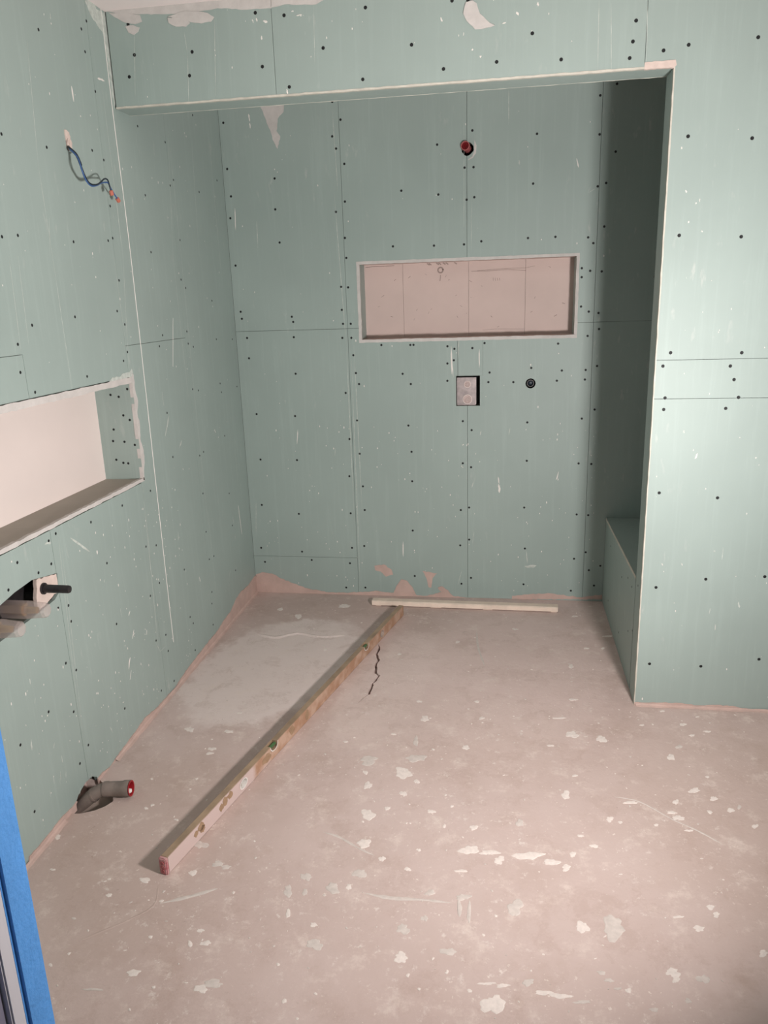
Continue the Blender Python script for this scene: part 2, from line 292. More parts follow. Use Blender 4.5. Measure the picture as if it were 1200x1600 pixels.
FLOOR_SPLATS = [(1.104,-0.577,0.032,0.003,-0.004,0.031,0),(0.988,-0.663,0.016,0.002,-0.003,0.018,0),(0.966,-0.588,0.009,0.001,-0.002,0.012,0),(1.158,-0.622,0.011,0.001,-0.001,0.011,0),(1.119,-0.696,0.013,0.001,-0.002,0.014,0),(1.016,-0.822,0.024,0.003,-0.005,0.026,0),(1.075,-0.782,0.009,0.001,-0.002,0.01,0),(1.028,-0.962,0.024,0.003,-0.003,0.018,0),(1.095,-1.024,0.01,0.001,-0.002,0.011,0),(1.038,-1.094,0.019,0.002,-0.003,0.019,1),(1.016,-1.152,0.009,0.001,-0.002,0.01,0),(1.179,-1.059,0.01,0.001,-0.001,0.008,0),(1.203,-0.972,0.008,0.001,-0.001,0.006,0),(1.225,-0.782,0.013,0.001,-0.001,0.01,0),(1.292,-0.747,0.006,0.001,-0.0,0.007,0),(1.369,-0.847,0.012,0.001,-0.001,0.013,0),(1.274,-0.851,0.006,0.001,-0.001,0.009,0),(1.359,-0.954,0.028,0.003,-0.001,0.02,0),(1.423,-0.958,0.026,0.003,-0.0,0.012,0),(1.453,-0.989,0.015,0.002,-0.0,0.017,0),(1.339,-1.048,0.023,0.003,-0.0,0.005,0),(0.842,-1.19,0.013,0.002,-0.006,0.02,1),(0.88,-1.126,0.015,0.002,-0.004,0.016,1),(0.892,-1.187,0.007,0.001,-0.004,0.015,1),(0.865,-1.271,0.007,0.001,-0.004,0.016,0),(0.947,-1.303,0.011,0.001,-0.002,0.007,0),(0.97,-1.162,0.019,0.002,-0.004,0.02,1),(1.256,-1.146,0.013,0.002,-0.001,0.012,1),(1.352,-1.152,0.02,0.002,-0.001,0.012,1),(1.343,-1.192,0.007,0.001,-0.002,0.034,1),(1.371,-1.205,0.005,0.001,-0.002,0.048,1),(1.201,-1.382,0.018,0.002,-0.002,0.016,0),(1.249,-1.243,0.009,0.001,-0.001,0.011,1),(1.195,-1.288,0.016,0.002,-0.002,0.018,1),(1.322,-1.348,0.02,0.002,-0.001,0.012,1),(1.324,-1.412,0.005,0.001,-0.0,0.006,0),(1.226,-1.434,0.005,0.001,-0.001,0.006,0),(1.442,-1.492,0.026,0.003,-0.0,0.027,0),(1.384,-1.46,0.006,0.001,-0.0,0.006,0),(1.425,-1.434,0.022,0.003,-0.0,0.004,0),(1.465,-1.435,0.016,0.002,-0.0,0.006,0),(0.966,-1.368,0.021,0.003,-0.004,0.017,1),(0.932,-1.546,0.006,0.001,-0.002,0.007,0),(1.004,-1.516,0.005,0.001,-0.001,0.004,0),(1.676,-0.642,0.015,0.002,0.002,0.022,0),(1.716,-0.527,0.009,0.001,0.001,0.008,0),(1.517,-0.808,0.014,0.002,0.0,0.016,1),(1.54,-0.959,0.043,0.005,0.0,0.017,0),(1.61,-0.979,0.023,0.003,0.001,0.014,0),(1.652,-0.998,0.013,0.002,0.001,0.014,0),(1.809,-0.756,0.012,0.001,0.002,0.013,0),(1.84,-0.768,0.008,0.001,0.001,0.006,0),(1.888,-0.661,0.028,0.003,0.001,0.007,0),(1.952,-0.769,0.008,0.001,0.001,0.006,0),(2.03,-0.725,0.018,0.002,0.003,0.013,0),(2.014,-0.7,0.017,0.002,0.001,0.007,0),(2.114,-0.569,0.017,0.002,0.003,0.015,0),(2.038,-0.641,0.011,0.001,0.002,0.011,0),(2.167,-0.609,0.011,0.001,0.003,0.014,0),(2.137,-0.683,0.008,0.001,0.002,0.01,0),(2.207,-0.666,0.014,0.002,0.003,0.01,0),(2.239,-0.646,0.006,0.001,0.004,0.014,1),(2.261,-0.74,0.01,0.001,0.003,0.01,0),(2.05,-0.785,0.012,0.001,0.001,0.006,0),(2.176,-0.485,0.007,0.001,0.002,0.008,0),(1.499,-1.174,0.021,0.003,0.0,0.029,1),(1.679,-1.223,0.019,0.002,0.002,0.018,0),(1.761,-1.216,0.029,0.004,0.005,0.041,1),(2.037,-1.109,0.009,0.001,0.003,0.012,0),(2.046,-1.134,0.009,0.001,0.002,0.01,0),(1.988,-1.19,0.014,0.002,0.003,0.011,0),(1.891,-1.344,0.017,0.002,0.003,0.014,0),(1.894,-1.363,0.008,0.001,0.002,0.012,0),(1.961,-1.354,0.016,0.002,0.003,0.012,1),(1.772,-1.411,0.009,0.001,0.001,0.006,0),(1.91,-1.423,0.008,0.001,0.002,0.007,1),(1.825,-1.458,0.009,0.001,0.001,0.007,1),(1.713,-1.366,0.011,0.001,0.001,0.006,1),(1.729,-1.387,0.011,0.001,0.001,0.006,1),(1.747,-1.409,0.009,0.001,0.0,0.004,1),(1.566,-1.443,0.025,0.003,0.0,0.006,0),(1.605,-1.447,0.028,0.003,0.0,0.007,0),(1.657,-1.458,0.021,0.003,0.0,0.005,1),(1.528,-1.418,0.013,0.002,0.0,0.011,1),(2.132,-1.255,0.011,0.001,0.003,0.011,0),(1.942,-1.155,0.014,0.002,0.001,0.005,0),(1.707,-0.849,0.01,0.001,0.001,0.006,0),(1.676,-0.937,0.008,0.001,0.001,0.014,0),(1.744,-0.892,0.012,0.001,0.001,0.009,0),(1.809,-1.007,0.006,0.001,0.0,0.003,0),(0.092,-1.188,0.008,0.001,-0.003,0.005,0),(0.021,-1.044,0.011,0.001,-0.007,0.012,0),(0.249,-0.873,0.007,0.001,-0.003,0.007,0),(0.263,-0.854,0.007,0.001,-0.003,0.007,0),(0.532,-1.151,0.012,0.001,-0.005,0.012,0),(0.594,-1.105,0.018,0.002,-0.004,0.011,1),(0.625,-1.115,0.016,0.002,-0.003,0.008,1),(0.509,-1.028,0.021,0.002,-0.007,0.017,1),(0.398,-1.196,0.019,0.002,-0.004,0.009,0),(0.32,-1.267,0.009,0.001,-0.004,0.007,0),(0.485,-1.27,0.007,0.001,-0.002,0.005,0),(0.263,-1.362,0.007,0.001,-0.003,0.004,1),(0.511,-1.398,0.007,0.001,-0.002,0.005,0),(0.64,-1.36,0.011,0.001,-0.003,0.006,0),(0.629,-1.407,0.007,0.001,-0.004,0.01,0),(0.67,-1.4,0.014,0.002,-0.003,0.008,0),(0.518,-1.514,0.018,0.002,-0.005,0.009,0),(0.712,-1.538,0.015,0.002,-0.005,0.013,0),(0.737,-1.52,0.026,0.003,-0.004,0.011,1),(0.438,-1.574,0.023,0.003,-0.002,0.004,1),(0.668,-1.526,0.005,0.001,-0.001,0.002,0),(0.287,-1.518,0.005,0.001,-0.003,0.006,0),(0.462,-1.449,0.005,0.001,-0.001,0.002,0),(0.38,-0.92,0.007,0.001,-0.003,0.006,0),(0.194,-0.711,0.005,0.001,-0.003,0.006,0),(0.359,-0.693,0.005,0.001,-0.002,0.006,0),(0.219,0.88,0.015,0.001,-0.007,0.023,0),(0.347,0.791,0.021,0.002,-0.007,0.026,0),(0.571,0.954,0.036,0.003,-0.005,0.023,0),(0.964,-0.511,0.033,0.004,-0.005,0.029,1),(1.139,-0.48,0.033,0.004,-0.003,0.025,1),(1.126,-0.365,0.01,0.001,-0.004,0.031,1),(0.588,0.398,0.01,0.001,-0.003,0.014,0),(0.961,0.381,0.009,0.001,-0.002,0.014,0),(1.233,0.542,0.01,0.001,-0.001,0.015,0),(1.106,-0.06,0.011,0.001,-0.001,0.011,0),(1.35,-0.037,0.013,0.001,-0.0,0.008,0),(1.375,-0.169,0.013,0.001,-0.0,0.01,0),(1.144,-0.197,0.018,0.002,-0.002,0.02,0),(1.032,-0.324,0.01,0.001,-0.001,0.007,0),(0.853,-0.398,0.008,0.001,-0.001,0.007,0),(1.198,-0.415,0.007,0.001,-0.001,0.006,0),(1.321,-0.389,0.015,0.002,-0.001,0.013,0),(0.362,-0.229,0.011,0.001,-0.003,0.008,0),(0.201,-0.376,0.016,0.002,-0.008,0.019,0),(0.344,-0.5,0.015,0.002,-0.004,0.011,0),(0.366,-0.373,0.016,0.002,-0.004,0.012,0),(0.347,-0.53,0.015,0.002,-0.003,0.008,0),(1.769,0.327,0.012,0.001,0.002,0.019,0),(1.936,0.531,0.009,0.001,0.001,0.011,0),(1.857,0.524,0.012,0.001,0.001,0.011,0),(1.977,0.673,0.022,0.002,0.001,0.012,0),(1.834,0.911,0.013,0.001,0.001,0.013,0),(1.519,0.72,0.016,0.001,0.0,0.012,0),(1.837,-0.278,0.019,0.002,0.003,0.023,0),(1.728,-0.257,0.025,0.003,0.002,0.023,0),(1.64,-0.343,0.012,0.001,0.0,0.007,0),(1.687,-0.138,0.026,0.003,0.0,0.007,0),(1.753,0.019,0.021,0.002,0.001,0.008,0),(2.106,-0.041,0.01,0.001,0.001,0.008,0),(2.166,-0.138,0.012,0.001,0.003,0.012,0),(2.183,-0.215,0.012,0.001,0.002,0.007,0),(2.247,-0.181,0.015,0.001,0.002,0.007,0),(2.074,-0.374,0.016,0.002,0.003,0.017,0),(2.118,-0.301,0.012,0.001,0.003,0.013,1),(2.006,-0.159,0.01,0.001,0.001,0.005,0),(2.236,-0.073,0.008,0.001,0.001,0.005,0)]
STREAKS_LEFT = [(-0.3,2.386,-0.3,2.339,0.011,0),(-0.111,2.456,-0.06,2.46,0.009,0),(-0.379,2.579,-0.38,2.561,0.005,1),(-0.408,0.329,-0.429,0.288,0.008,0),(-0.411,0.275,-0.43,0.243,0.003,0),(-0.351,0.422,-0.37,0.392,0.005,0),(-0.362,0.507,-0.376,0.494,0.006,0),(-0.248,0.376,-0.254,0.355,0.002,0),(0.328,1.61,0.275,1.403,0.003,0),(0.138,1.309,0.142,1.248,0.004,1),(0.182,1.198,0.122,1.118,0.009,1),(0.289,1.07,0.253,1.042,0.009,1),(0.148,0.68,0.143,0.633,0.005,1),(0.327,0.395,0.335,0.366,0.006,0),(0.942,0.585,0.964,0.411,0.005,0),(0.968,0.903,0.967,0.688,0.002,1),(0.696,1.052,0.709,1.033,0.005,0),(-0.54,0.819,-0.539,0.804,0.007,0),(-1.062,0.371,-1.065,0.334,0.007,1),(-0.926,0.226,-0.926,0.196,0.005,1),(-0.951,0.29,-0.96,0.272,0.005,1),(-1.008,0.486,-1.016,0.468,0.003,1),(-0.515,0.699,-0.518,0.687,0.005,1),(-0.431,0.549,-0.43,0.511,0.003,1),(-0.548,1.947,-0.575,1.83,0.002,1),(-0.534,2.463,-0.569,2.098,0.002,1),(-0.569,2.098,-0.56,1.831,0.002,1),(-0.56,1.831,-0.553,1.397,0.002,1),(-0.792,1.82,-0.805,1.543,0.002,1),(-0.747,1.822,-0.761,1.559,0.002,1),(-0.083,2.425,-0.074,1.853,0.002,1),(-0.074,1.853,-0.139,1.397,0.002,1),(-0.146,1.849,-0.135,1.495,0.002,1),(-0.072,2.036,-0.078,1.899,0.002,1),(-0.137,0.972,-0.163,0.254,0.002,1),(-0.133,0.849,-0.169,0.278,0.002,1),(-0.18,0.283,-0.155,0.232,0.003,1),(-0.155,0.232,-0.103,0.231,0.003,1),(-0.758,0.959,-0.803,0.247,0.002,1),(-0.749,0.889,-0.79,0.214,0.002,1),(0.395,1.874,0.41,1.253,0.002,1),(0.487,1.878,0.485,1.183,0.002,1),(0.485,1.183,0.497,0.607,0.002,1),(0.475,2.403,0.395,1.874,0.002,1),(0.476,2.327,0.487,1.878,0.002,1),(0.512,0.668,0.516,0.223,0.002,1),(-0.011,1.872,-0.009,1.667,0.002,0),(0.737,2.371,0.702,1.887,0.002,1),(0.97,2.496,0.983,1.837,0.002,1),(-0.986,0.188,-0.986,0.156,0.003,1),(-1.014,0.152,-1.016,0.129,0.003,1),(-0.946,0.178,-0.951,0.144,0.003,1),(-0.916,0.158,-0.922,0.136,0.003,1),(-0.778,0.056,-0.78,0.031,0.003,1),(-0.854,0.051,-0.861,0.025,0.003,1),(-0.615,0.146,-0.604,0.113,0.005,1),(-1.02,0.559,-1.019,0.537,0.005,1),(-1.038,0.529,-1.043,0.523,0.005,1),(-0.837,0.94,-0.802,0.933,0.011,1),(-0.587,0.83,-0.691,0.915,0.009,1)]
STREAKS_BACK = [(0.159,2.581,0.163,2.546,0.007,0),(0.162,2.54,0.164,2.514,0.007,0),(0.05,2.143,0.044,2.033,0.005,0),(0.163,2.075,0.159,1.939,0.004,1),(0.314,0.976,0.305,0.893,0.005,0),(1.42,0.71,1.428,0.671,0.007,0),(1.424,0.671,1.431,0.62,0.012,0),(1.782,2.287,1.793,2.243,0.006,0),(1.743,0.74,1.731,0.694,0.006,0),(0.891,0.331,0.889,0.239,0.005,0),(1.292,0.398,1.282,0.323,0.003,1),(1.198,0.072,1.224,0.17,0.003,1),(1.455,2.606,1.457,2.453,0.003,1),(0.524,0.871,0.518,0.827,0.003,1),(0.718,0.652,0.721,0.641,0.004,0),(1.33,0.964,1.323,0.939,0.007,1),(1.482,0.98,1.476,0.939,0.004,1),(1.237,0.891,1.227,0.884,0.005,0),(1.289,0.684,1.278,0.648,0.005,1),(1.845,2.129,1.875,2.145,0.003,1),(1.508,2.293,1.512,2.27,0.007,1),(0.582,2.194,0.611,1.427,0.003,1),(0.611,1.427,0.613,0.502,0.003,1),(0.636,1.359,0.632,0.036,0.003,1),(0.652,1.426,0.661,0.502,0.003,1),(0.591,2.577,0.602,2.193,0.003,1),(0.041,0.572,0.023,0.339,0.003,1),(1.242,2.564,1.24,1.89,0.002,1),(1.279,2.13,1.276,1.873,0.002,1),(1.212,1.447,1.208,1.348,0.005,1),(1.172,1.412,1.174,1.266,0.007,0),(1.175,1.349,1.181,1.249,0.005,0),(1.318,1.395,1.319,1.296,0.005,0),(1.573,0.197,1.637,0.202,0.023,1),(1.579,0.291,1.587,0.216,0.005,1)]
STREAKS_FRONT = [(0.554,2.632,0.558,2.62,0.005,0),(0.593,2.623,0.61,2.62,0.007,0),(0.585,2.578,0.584,2.565,0.007,0),(0.568,2.635,0.572,2.623,0.005,0),(0.698,2.645,0.707,2.646,0.005,0),(0.715,2.631,0.736,2.632,0.005,0),(0.665,2.402,0.669,2.385,0.009,0),(0.298,2.611,0.303,2.539,0.002,1),(0.303,2.539,0.291,2.382,0.002,1),(0.108,2.626,0.085,2.417,0.002,1),(0.415,2.643,0.396,2.397,0.002,1),(0.779,2.654,0.773,2.475,0.002,1),(1.221,2.586,1.227,2.572,0.005,0),(1.478,2.583,1.485,2.571,0.007,0),(1.547,2.606,1.55,2.593,0.007,0),(1.328,2.481,1.332,2.477,0.007,0),(1.36,2.459,1.356,2.453,0.009,0),(1.301,2.535,1.299,2.524,0.003,0),(1.444,2.553,1.431,2.551,0.004,0),(1.556,2.241,1.556,2.22,0.0,0),(1.748,2.596,1.752,2.386,0.002,1),(1.787,2.583,1.797,2.383,0.002,1),(1.903,2.583,1.911,2.387,0.002,1),(2.041,2.133,2.042,2.125,0.005,0),(2.064,1.994,2.068,1.985,0.005,0),(2.102,1.952,2.101,1.946,0.005,0),(2.126,1.859,2.131,1.853,0.005,0),(2.083,1.893,2.08,1.885,0.005,0),(2.114,1.964,2.113,1.952,0.003,0),(2.173,1.067,2.165,1.045,0.006,0),(2.378,1.05,2.383,1.048,0.007,0),(2.116,1.155,2.119,1.143,0.006,1),(2.292,0.375,2.292,0.348,0.003,0),(2.295,0.697,2.294,0.645,0.003,1),(2.146,0.628,2.149,0.618,0.003,0),(2.071,0.626,2.077,0.616,0.003,0),(2.268,0.443,2.265,0.416,0.003,1),(2.032,0.035,2.031,0.023,0.005,0),(2.37,0.473,2.375,0.447,0.007,1),(2.086,1.707,2.089,1.698,0.002,1),(2.261,0.683,2.266,0.678,0.007,1)]
PATCH_BACK = [[(0.22,2.63),(0.352,2.622),(0.342,2.579),(0.31,2.549),(0.3,2.494),(0.318,2.469),(0.301,2.411),(0.283,2.444),(0.261,2.511),(0.239,2.571)],[(-0.007,-0.039),(0.005,0.112),(0.053,0.125),(0.103,0.118),(0.16,0.088),(0.236,0.058),(0.312,0.031),(0.427,0.01),(0.543,0.01),(0.619,0.016),(0.733,0.027),(0.827,0.018),(0.855,0.074),(0.874,0.102),(0.908,0.095),(0.94,0.053),(0.962,0.006),(1.013,0.004),(1.106,0.03),(1.084,0.057),(1.107,0.066),(1.143,0.043),(1.172,0.009),(1.252,-0.001),(1.143,-0.004),(0.618,-0.02)],[(0.72,0.181),(0.776,0.19),(0.82,0.16),(0.827,0.129),(0.785,0.116),(0.756,0.147),(0.723,0.154)],[(0.998,0.156),(1.082,0.143),(1.056,0.115),(1.048,0.056),(1.033,0.056),(1.019,0.114)],[(1.505,0.019),(1.612,0.033),(1.718,0.04),(1.876,0.022),(2.0,0.041),(2.001,0.014),(1.505,-0.001)]]
PATCH_FRONT = [[(0.001,2.698),(0.021,2.718),(0.193,2.717),(0.338,2.713),(0.629,2.697),(0.627,2.66),(0.571,2.663),(0.535,2.663),(0.43,2.676),(0.333,2.669),(0.242,2.672),(0.14,2.68),(0.066,2.684),(0.038,2.693)],[(0.018,2.694),(0.092,2.688),(0.137,2.677),(0.142,2.656),(0.116,2.65),(0.087,2.656),(0.064,2.664),(0.036,2.68)],[(0.076,2.645),(0.106,2.648),(0.13,2.638),(0.123,2.625),(0.105,2.616),(0.086,2.625)],[(0.241,2.664),(0.298,2.676),(0.358,2.671),(0.393,2.663),(0.415,2.649),(0.402,2.636),(0.366,2.633),(0.33,2.639),(0.307,2.647),(0.278,2.653)],[(0.24,2.66),(0.294,2.658),(0.323,2.638),(0.305,2.627),(0.269,2.63),(0.243,2.644)],[(0.629,2.697),(0.849,2.687),(0.816,2.671),(0.788,2.659),(0.733,2.662),(0.676,2.668),(0.627,2.662)],[(1.308,2.623),(1.33,2.627),(1.345,2.617),(1.356,2.585),(1.388,2.556),(1.406,2.547),(1.36,2.539),(1.339,2.54),(1.312,2.566),(1.299,2.59)]]
PATCH_RIGHT_BASE = [[(2.001,-0.009),(2.0,0.012),(2.074,0.016),(2.176,0.019),(2.252,0.011),(2.326,0.018),(2.401,0.014),(2.525,-0.005),(2.527,-0.026),(2.025,-0.013)]]
PATCH_LEFT_BASE = [[(1.134,-0.04),(1.168,0.102),(1.096,0.105),(0.999,0.094),(0.867,0.106),(0.778,0.092),(0.688,0.062),(0.588,0.057),(0.489,0.04),(0.354,0.038),(0.227,0.033),(0.069,0.026),(-0.044,0.008),(-0.133,0.011),(-0.243,0.014),(-0.36,0.031),(-0.42,0.021),(-0.505,0.015),(-0.611,0.007),(-0.653,-0.002),(-0.707,0.013),(-0.764,0.009),(-0.84,0.021),(-0.905,0.016),(-0.983,0.023),(-1.048,0.019),(-1.114,0.017),(-1.165,0.021),(-1.171,-0.003),(-1.114,-0.011),(-0.28,-0.01)]]
PATCH_LEFT = [[(-0.06,2.689),(0.026,2.699),(0.024,2.62),(0.022,2.535),(0.024,2.428),(-0.009,2.378),(-0.011,2.484),(-0.018,2.567),(-0.031,2.625),(-0.065,2.635),(-0.111,2.661),(-0.139,2.688),(-0.073,2.709)]]
CRACK = [(0.845,0.478),(0.855,0.436),(0.852,0.371),(0.872,0.311),(0.866,0.251),(0.881,0.175),(0.897,0.152),(0.88,0.077),(0.884,0.036),(0.879,-0.021),(0.87,-0.034),(0.848,-0.096)]
WIRE_BLACK = [(-0.02,-0.339,2.1963),(0.01,-0.3862,2.1807),(0.04,-0.3974,2.1538),(0.06,-0.4055,2.1024),(0.06,-0.387,2.0792),(0.065,-0.3699,2.0672),(0.065,-0.3302,2.0722),(0.06,-0.2912,2.0856),(0.055,-0.2559,2.0998),(0.055,-0.2332,2.0996),(0.05,-0.2141,2.0833),(0.05,-0.2071,2.065)]
WIRE_BLUE = [(-0.02,-0.3401,2.1921),(0.012,-0.3904,2.178),(0.045,-0.4039,2.1466),(0.062,-0.4166,2.1047),(0.058,-0.3918,2.0787),(0.06,-0.3659,2.0639),(0.062,-0.3345,2.0677),(0.058,-0.2884,2.0819),(0.05,-0.2445,2.09),(0.05,-0.2214,2.0909),(0.045,-0.1931,2.0734),(0.04,-0.1449,2.0467)]

# ------------------------------------------------------------------ floor and ceiling
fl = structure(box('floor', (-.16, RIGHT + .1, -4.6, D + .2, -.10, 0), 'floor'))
def crack_outline():
    l = []; r = []
    sub = []
    for i in range(len(CRACK) - 1):
        a = CRACK[i]; b = CRACK[i + 1]
        for k in range(3): sub.append((a[0] + (b[0] - a[0]) * k / 3 + random.uniform(-.003, .003), a[1] + (b[1] - a[1]) * k / 3))
    sub.append(CRACK[-1]); n = len(sub)
    for i, p in enumerate(sub):
        w = .0055 * min(1, 4 * (n - 1 - i) / n + .1, 8 * i / n + .25) * random.uniform(.8, 1.25)
        l.append((p[0] - w, p[1])); r.append((p[0] + w, p[1]))
    return l + r[::-1]
drain_hole = [(-.05, -.90), (.0, -.93), (.035, -.925), (.075, -.905), (.10, -.88), (.115, -.85), (.10, -.82), (.05, -.77), (.0, -.735), (-.05, -.74)]
cut(fl, [CP(crack_outline(), 2, -.03, .01), CP(drain_hole, 2, -.075, .01)])
bm = bmesh.new(); add_box(bm, -.05, .10, -.92, -.75, -.050, -.046); from_bm('drain_pit_base', bm, 'dust', fl)

def splat_mesh(items, faint):
    bm = bmesh.new(); k = 0
    for (cx, cy, ax, ay, bx, by, f) in items:
        if f != faint: continue
        k += 1; n = 30 if math.hypot(ax, ay) > .008 else 9; w5 = .13 if n == 30 else 0
        ph = [random.uniform(0, 6.28) for _ in range(4)]; z = .0006 + (k % 9) * .00004
        ring = []
        for i in range(n):
            t = 2 * math.pi * i / n
            q = 1 + .16 * math.sin(2 * t + ph[0]) + .12 * math.sin(3 * t + ph[1]) + .10 * math.sin(5 * t + ph[2]) + .07 * math.sin(7 * t + ph[3]) + w5 * (random.random() - .5) * 1.3
            ring.append((cx + q * (ax * math.cos(t) + bx * math.sin(t)), cy + q * (ay * math.cos(t) + by * math.sin(t))))
        c = bm.verts.new((cx, cy, z + .0008)); lo = [bm.verts.new((p[0], p[1], 0.0001)) for p in ring]
        mid = [bm.verts.new((cx + (p[0] - cx) * .9, cy + (p[1] - cy) * .9, z)) for p in ring]
        for i in range(n):
            j = (i + 1) % n; bm.faces.new((lo[i], lo[j], mid[j], mid[i])); bm.faces.new((mid[i], mid[j], c))
    return bm
rnd = []
for k in range(1300):                                # fine drips between the large splats
    y = random.uniform(-2.2, .98); x = random.uniform(.12, 2.9)
    if x > 1.96 and y > -.04: continue
    if random.random() > .35 + .65 * math.exp(-((x - 1.5) ** 2 / .8 + (y + .5) ** 2 / 1.4)): continue
    s = random.choice([.0014, .0018, .0022, .003, .0036, .005]); a = random.uniform(0, 3.14); e = random.uniform(.4, 1)
    rnd.append((x, y, s * math.cos(a), s * math.sin(a), -s * e * math.sin(a), s * e * math.cos(a), 1 if random.random() < .45 else 0))
stuff(from_bm('plaster_splats', splat_mesh(FLOOR_SPLATS + rnd, 0), 'splat', fl))
stuff(from_bm('plaster_stains', splat_mesh(FLOOR_SPLATS + rnd, 1), 'splat_faint', fl))
# a low trowel ridge of screed
def ridge(name, pts, w, h, m='splat_faint', parent=None):
    bm = bmesh.new(); path = smooth_path([(p[0], p[1], 0) for p in pts], 5); prev = None
    for i, p in enumerate(path):
        t = (path[min(i + 1, len(path) - 1)] - path[max(i - 1, 0)]).normalized(); nn = Vector((-t.y, t.x, 0))
        e = min(1, i / 3 + .15, (len(path) - 1 - i) / 3 + .15); ww = w * e * random.uniform(.6, 1.3)
        cur = [bm.verts.new(p + nn * ww + Vector((0, 0, .0002))), bm.verts.new(p + Vector((0, 0, h * e))), bm.verts.new(p - nn * ww + Vector((0, 0, .0002)))]
        if prev:
            for k in range(2): bm.faces.new((prev[k], prev[k + 1], cur[k + 1], cur[k]))
        prev = cur
    return from_bm(name, bm, m, parent)
ridge('screed_ridge', [(0.183, 0.552), (0.298, 0.514), (0.402, 0.57), (0.528, 0.542), (0.657, 0.568)], 0.016, 0.005, 'floor', fl)
ridge('screed_ridge', [(0.886, -0.924), (0.943, -0.942), (1.014, -0.985), (1.07, -1.013)], 0.004, 0.0015, 'splat_faint', fl)
ridge('screed_ridge', [(1.062, -1.169), (1.144, -1.18), (1.236, -1.176), (1.319, -1.178)], 0.006, 0.001, 'splat_faint', fl)
ridge('screed_ridge', [(0.317, -1.439), (0.368, -1.395), (0.421, -1.35), (0.47, -1.289), (0.45, -1.216)], 0.004, 0.001, 'floor', fl)
ridge('screed_ridge', [(0.485, -1.28), (0.566, -1.241), (0.631, -1.203)], 0.006, 0.0012, 'splat_faint', fl)
ridge('screed_ridge', [(1.839, -0.635), (1.92, -0.654), (2.008, -0.734), (2.076, -0.782), (2.139, -0.841)], 0.004, 0.0012, 'splat_faint', fl)
ridge('screed_ridge', [(1.323, 0.687), (1.336, 0.499), (1.373, 0.297)], 0.006, 0.0015, 'splat_faint', fl)
ridge('screed_ridge', [(-0.06, 0.166), (-0.059, 0.453), (-0.048, 0.655), (-0.012, 0.975)], 0.016, 0.004, 'floor', fl)
structure(box('ceiling', (-.16, RIGHT + .1, FRONT - .16, D + .2, CEIL, CEIL + .08), 'ceiling'))

# ------------------------------------------------------------------ screws, splashes, patches on the walls
def screws(name, pts, axis, plane, sgn, parent, r=.0052):
    """recessed black screw heads: a shallow dark dish with a cross slot hub, all of one wall joined"""
    bm = bmesh.new()
    for (a, b) in pts:
        def P(da, db, h): 
            t = plane + sgn * h
            return (t, a + da, b + db) if axis == 0 else (a + da, t, b + db)
        n = 10
        rim = [bm.verts.new(P(r * math.cos(6.2832 * i / n), r * math.sin(6.2832 * i / n), .0006)) for i in range(n)]
        out = [bm.verts.new(P(r * 1.12 * math.cos(6.2832 * i / n), r * 1.12 * math.sin(6.2832 * i / n), .0001)) for i in range(n)]
        c = bm.verts.new(P(0, 0, .0003))
        for i in range(n):
            bm.faces.new((rim[i], rim[(i + 1) % n], c)); bm.faces.new((out[i], out[(i + 1) % n], rim[(i + 1) % n], rim[i]))
    return stuff(from_bm(name, bm, 'screw', parent))
def streaks(name, items, axis, plane, sgn, parent):
    for kind, m in ((0, 'chalk'), (1, 'plaster_thin')):
        bm = bmesh.new()
        for (a0, b0, a1, b1, w, k) in items:
            if k != kind: continue
            d = Vector((a1 - a0, b1 - b0)); Ln = d.length
            if Ln < .001: continue
            d /= Ln; nn = Vector((-d.y, d.x)); n = max(4, min(60, int(Ln / .02))); prev = None
            for i in range(n + 1):
                t = i / n; e = max(.12, min(1, 3 * t + .2, 3 * (1 - t) + .2)) * random.uniform(.55, 1.15) * w * .5
                p = Vector((a0, b0)) + d * Ln * t + nn * random.uniform(-.3, .3) * w * (.3 if Ln > .1 else .6)
                cur = []
                for s, h in ((-1, .0002), (0, .0011 if kind == 0 else .0005), (1, .0002)):
                    q = p + nn * e * s; tt = plane + sgn * h
                    cur.append(bm.verts.new((tt, q.x, q.y) if axis == 0 else (q.x, tt, q.y)))
                if prev:
                    for k2 in range(2): bm.faces.new((prev[k2], prev[k2 + 1], cur[k2 + 1], cur[k2]))
                prev = cur
        if len(bm.verts): stuff(from_bm(name if kind == 0 else 'plaster_trails', bm, m, parent))
        else: bm.free()
def specks(name, n, axis, plane, sgn, ra, rb, ok, parent, m='chalk', s0=.0009, s1=.0028):
    bm = bmesh.new()
    for _ in range(n):
        a = random.uniform(*ra); b = random.uniform(*rb)
        if not ok(a, b): continue
        s = random.uniform(s0, s1); e = random.uniform(1, 2.6)
        def P(da, db, h):
            t = plane + sgn * h; return (t, a + da, b + db) if axis == 0 else (a + da, t, b + db)
        ring = [bm.verts.new(P(s * math.cos(1.0472 * i), s * e * math.sin(1.0472 * i), .0002)) for i in range(6)]; c = bm.verts.new(P(0, 0, .0012))
        for i in range(6): bm.faces.new((ring[i], ring[(i + 1) % 6], c))
    return stuff(from_bm(name, bm, m, parent))
def rough_outline(pts, amp, step=.012):
    out = []
    for i in range(len(pts)):
        a = Vector(pts[i]); b = Vector(pts[(i + 1) % len(pts)]); L_ = (b - a).length; n = max(1, int(L_ / step)); nn = Vector((-(b - a).y, (b - a).x)).normalized() if L_ > 1e-6 else Vector((0, 0))
        for k in range(n):
            q = a.lerp(b, k / n); out.append(tuple(q + nn * (random.uniform(-amp, amp) if k else 0)))
    return out
def patch(name, pts, axis, plane, sgn, m, parent, th=.0012, amp=.0025):
    return prism(name, rough_outline(pts, amp), axis, plane - sgn * .0005, plane + sgn * th, m, parent)

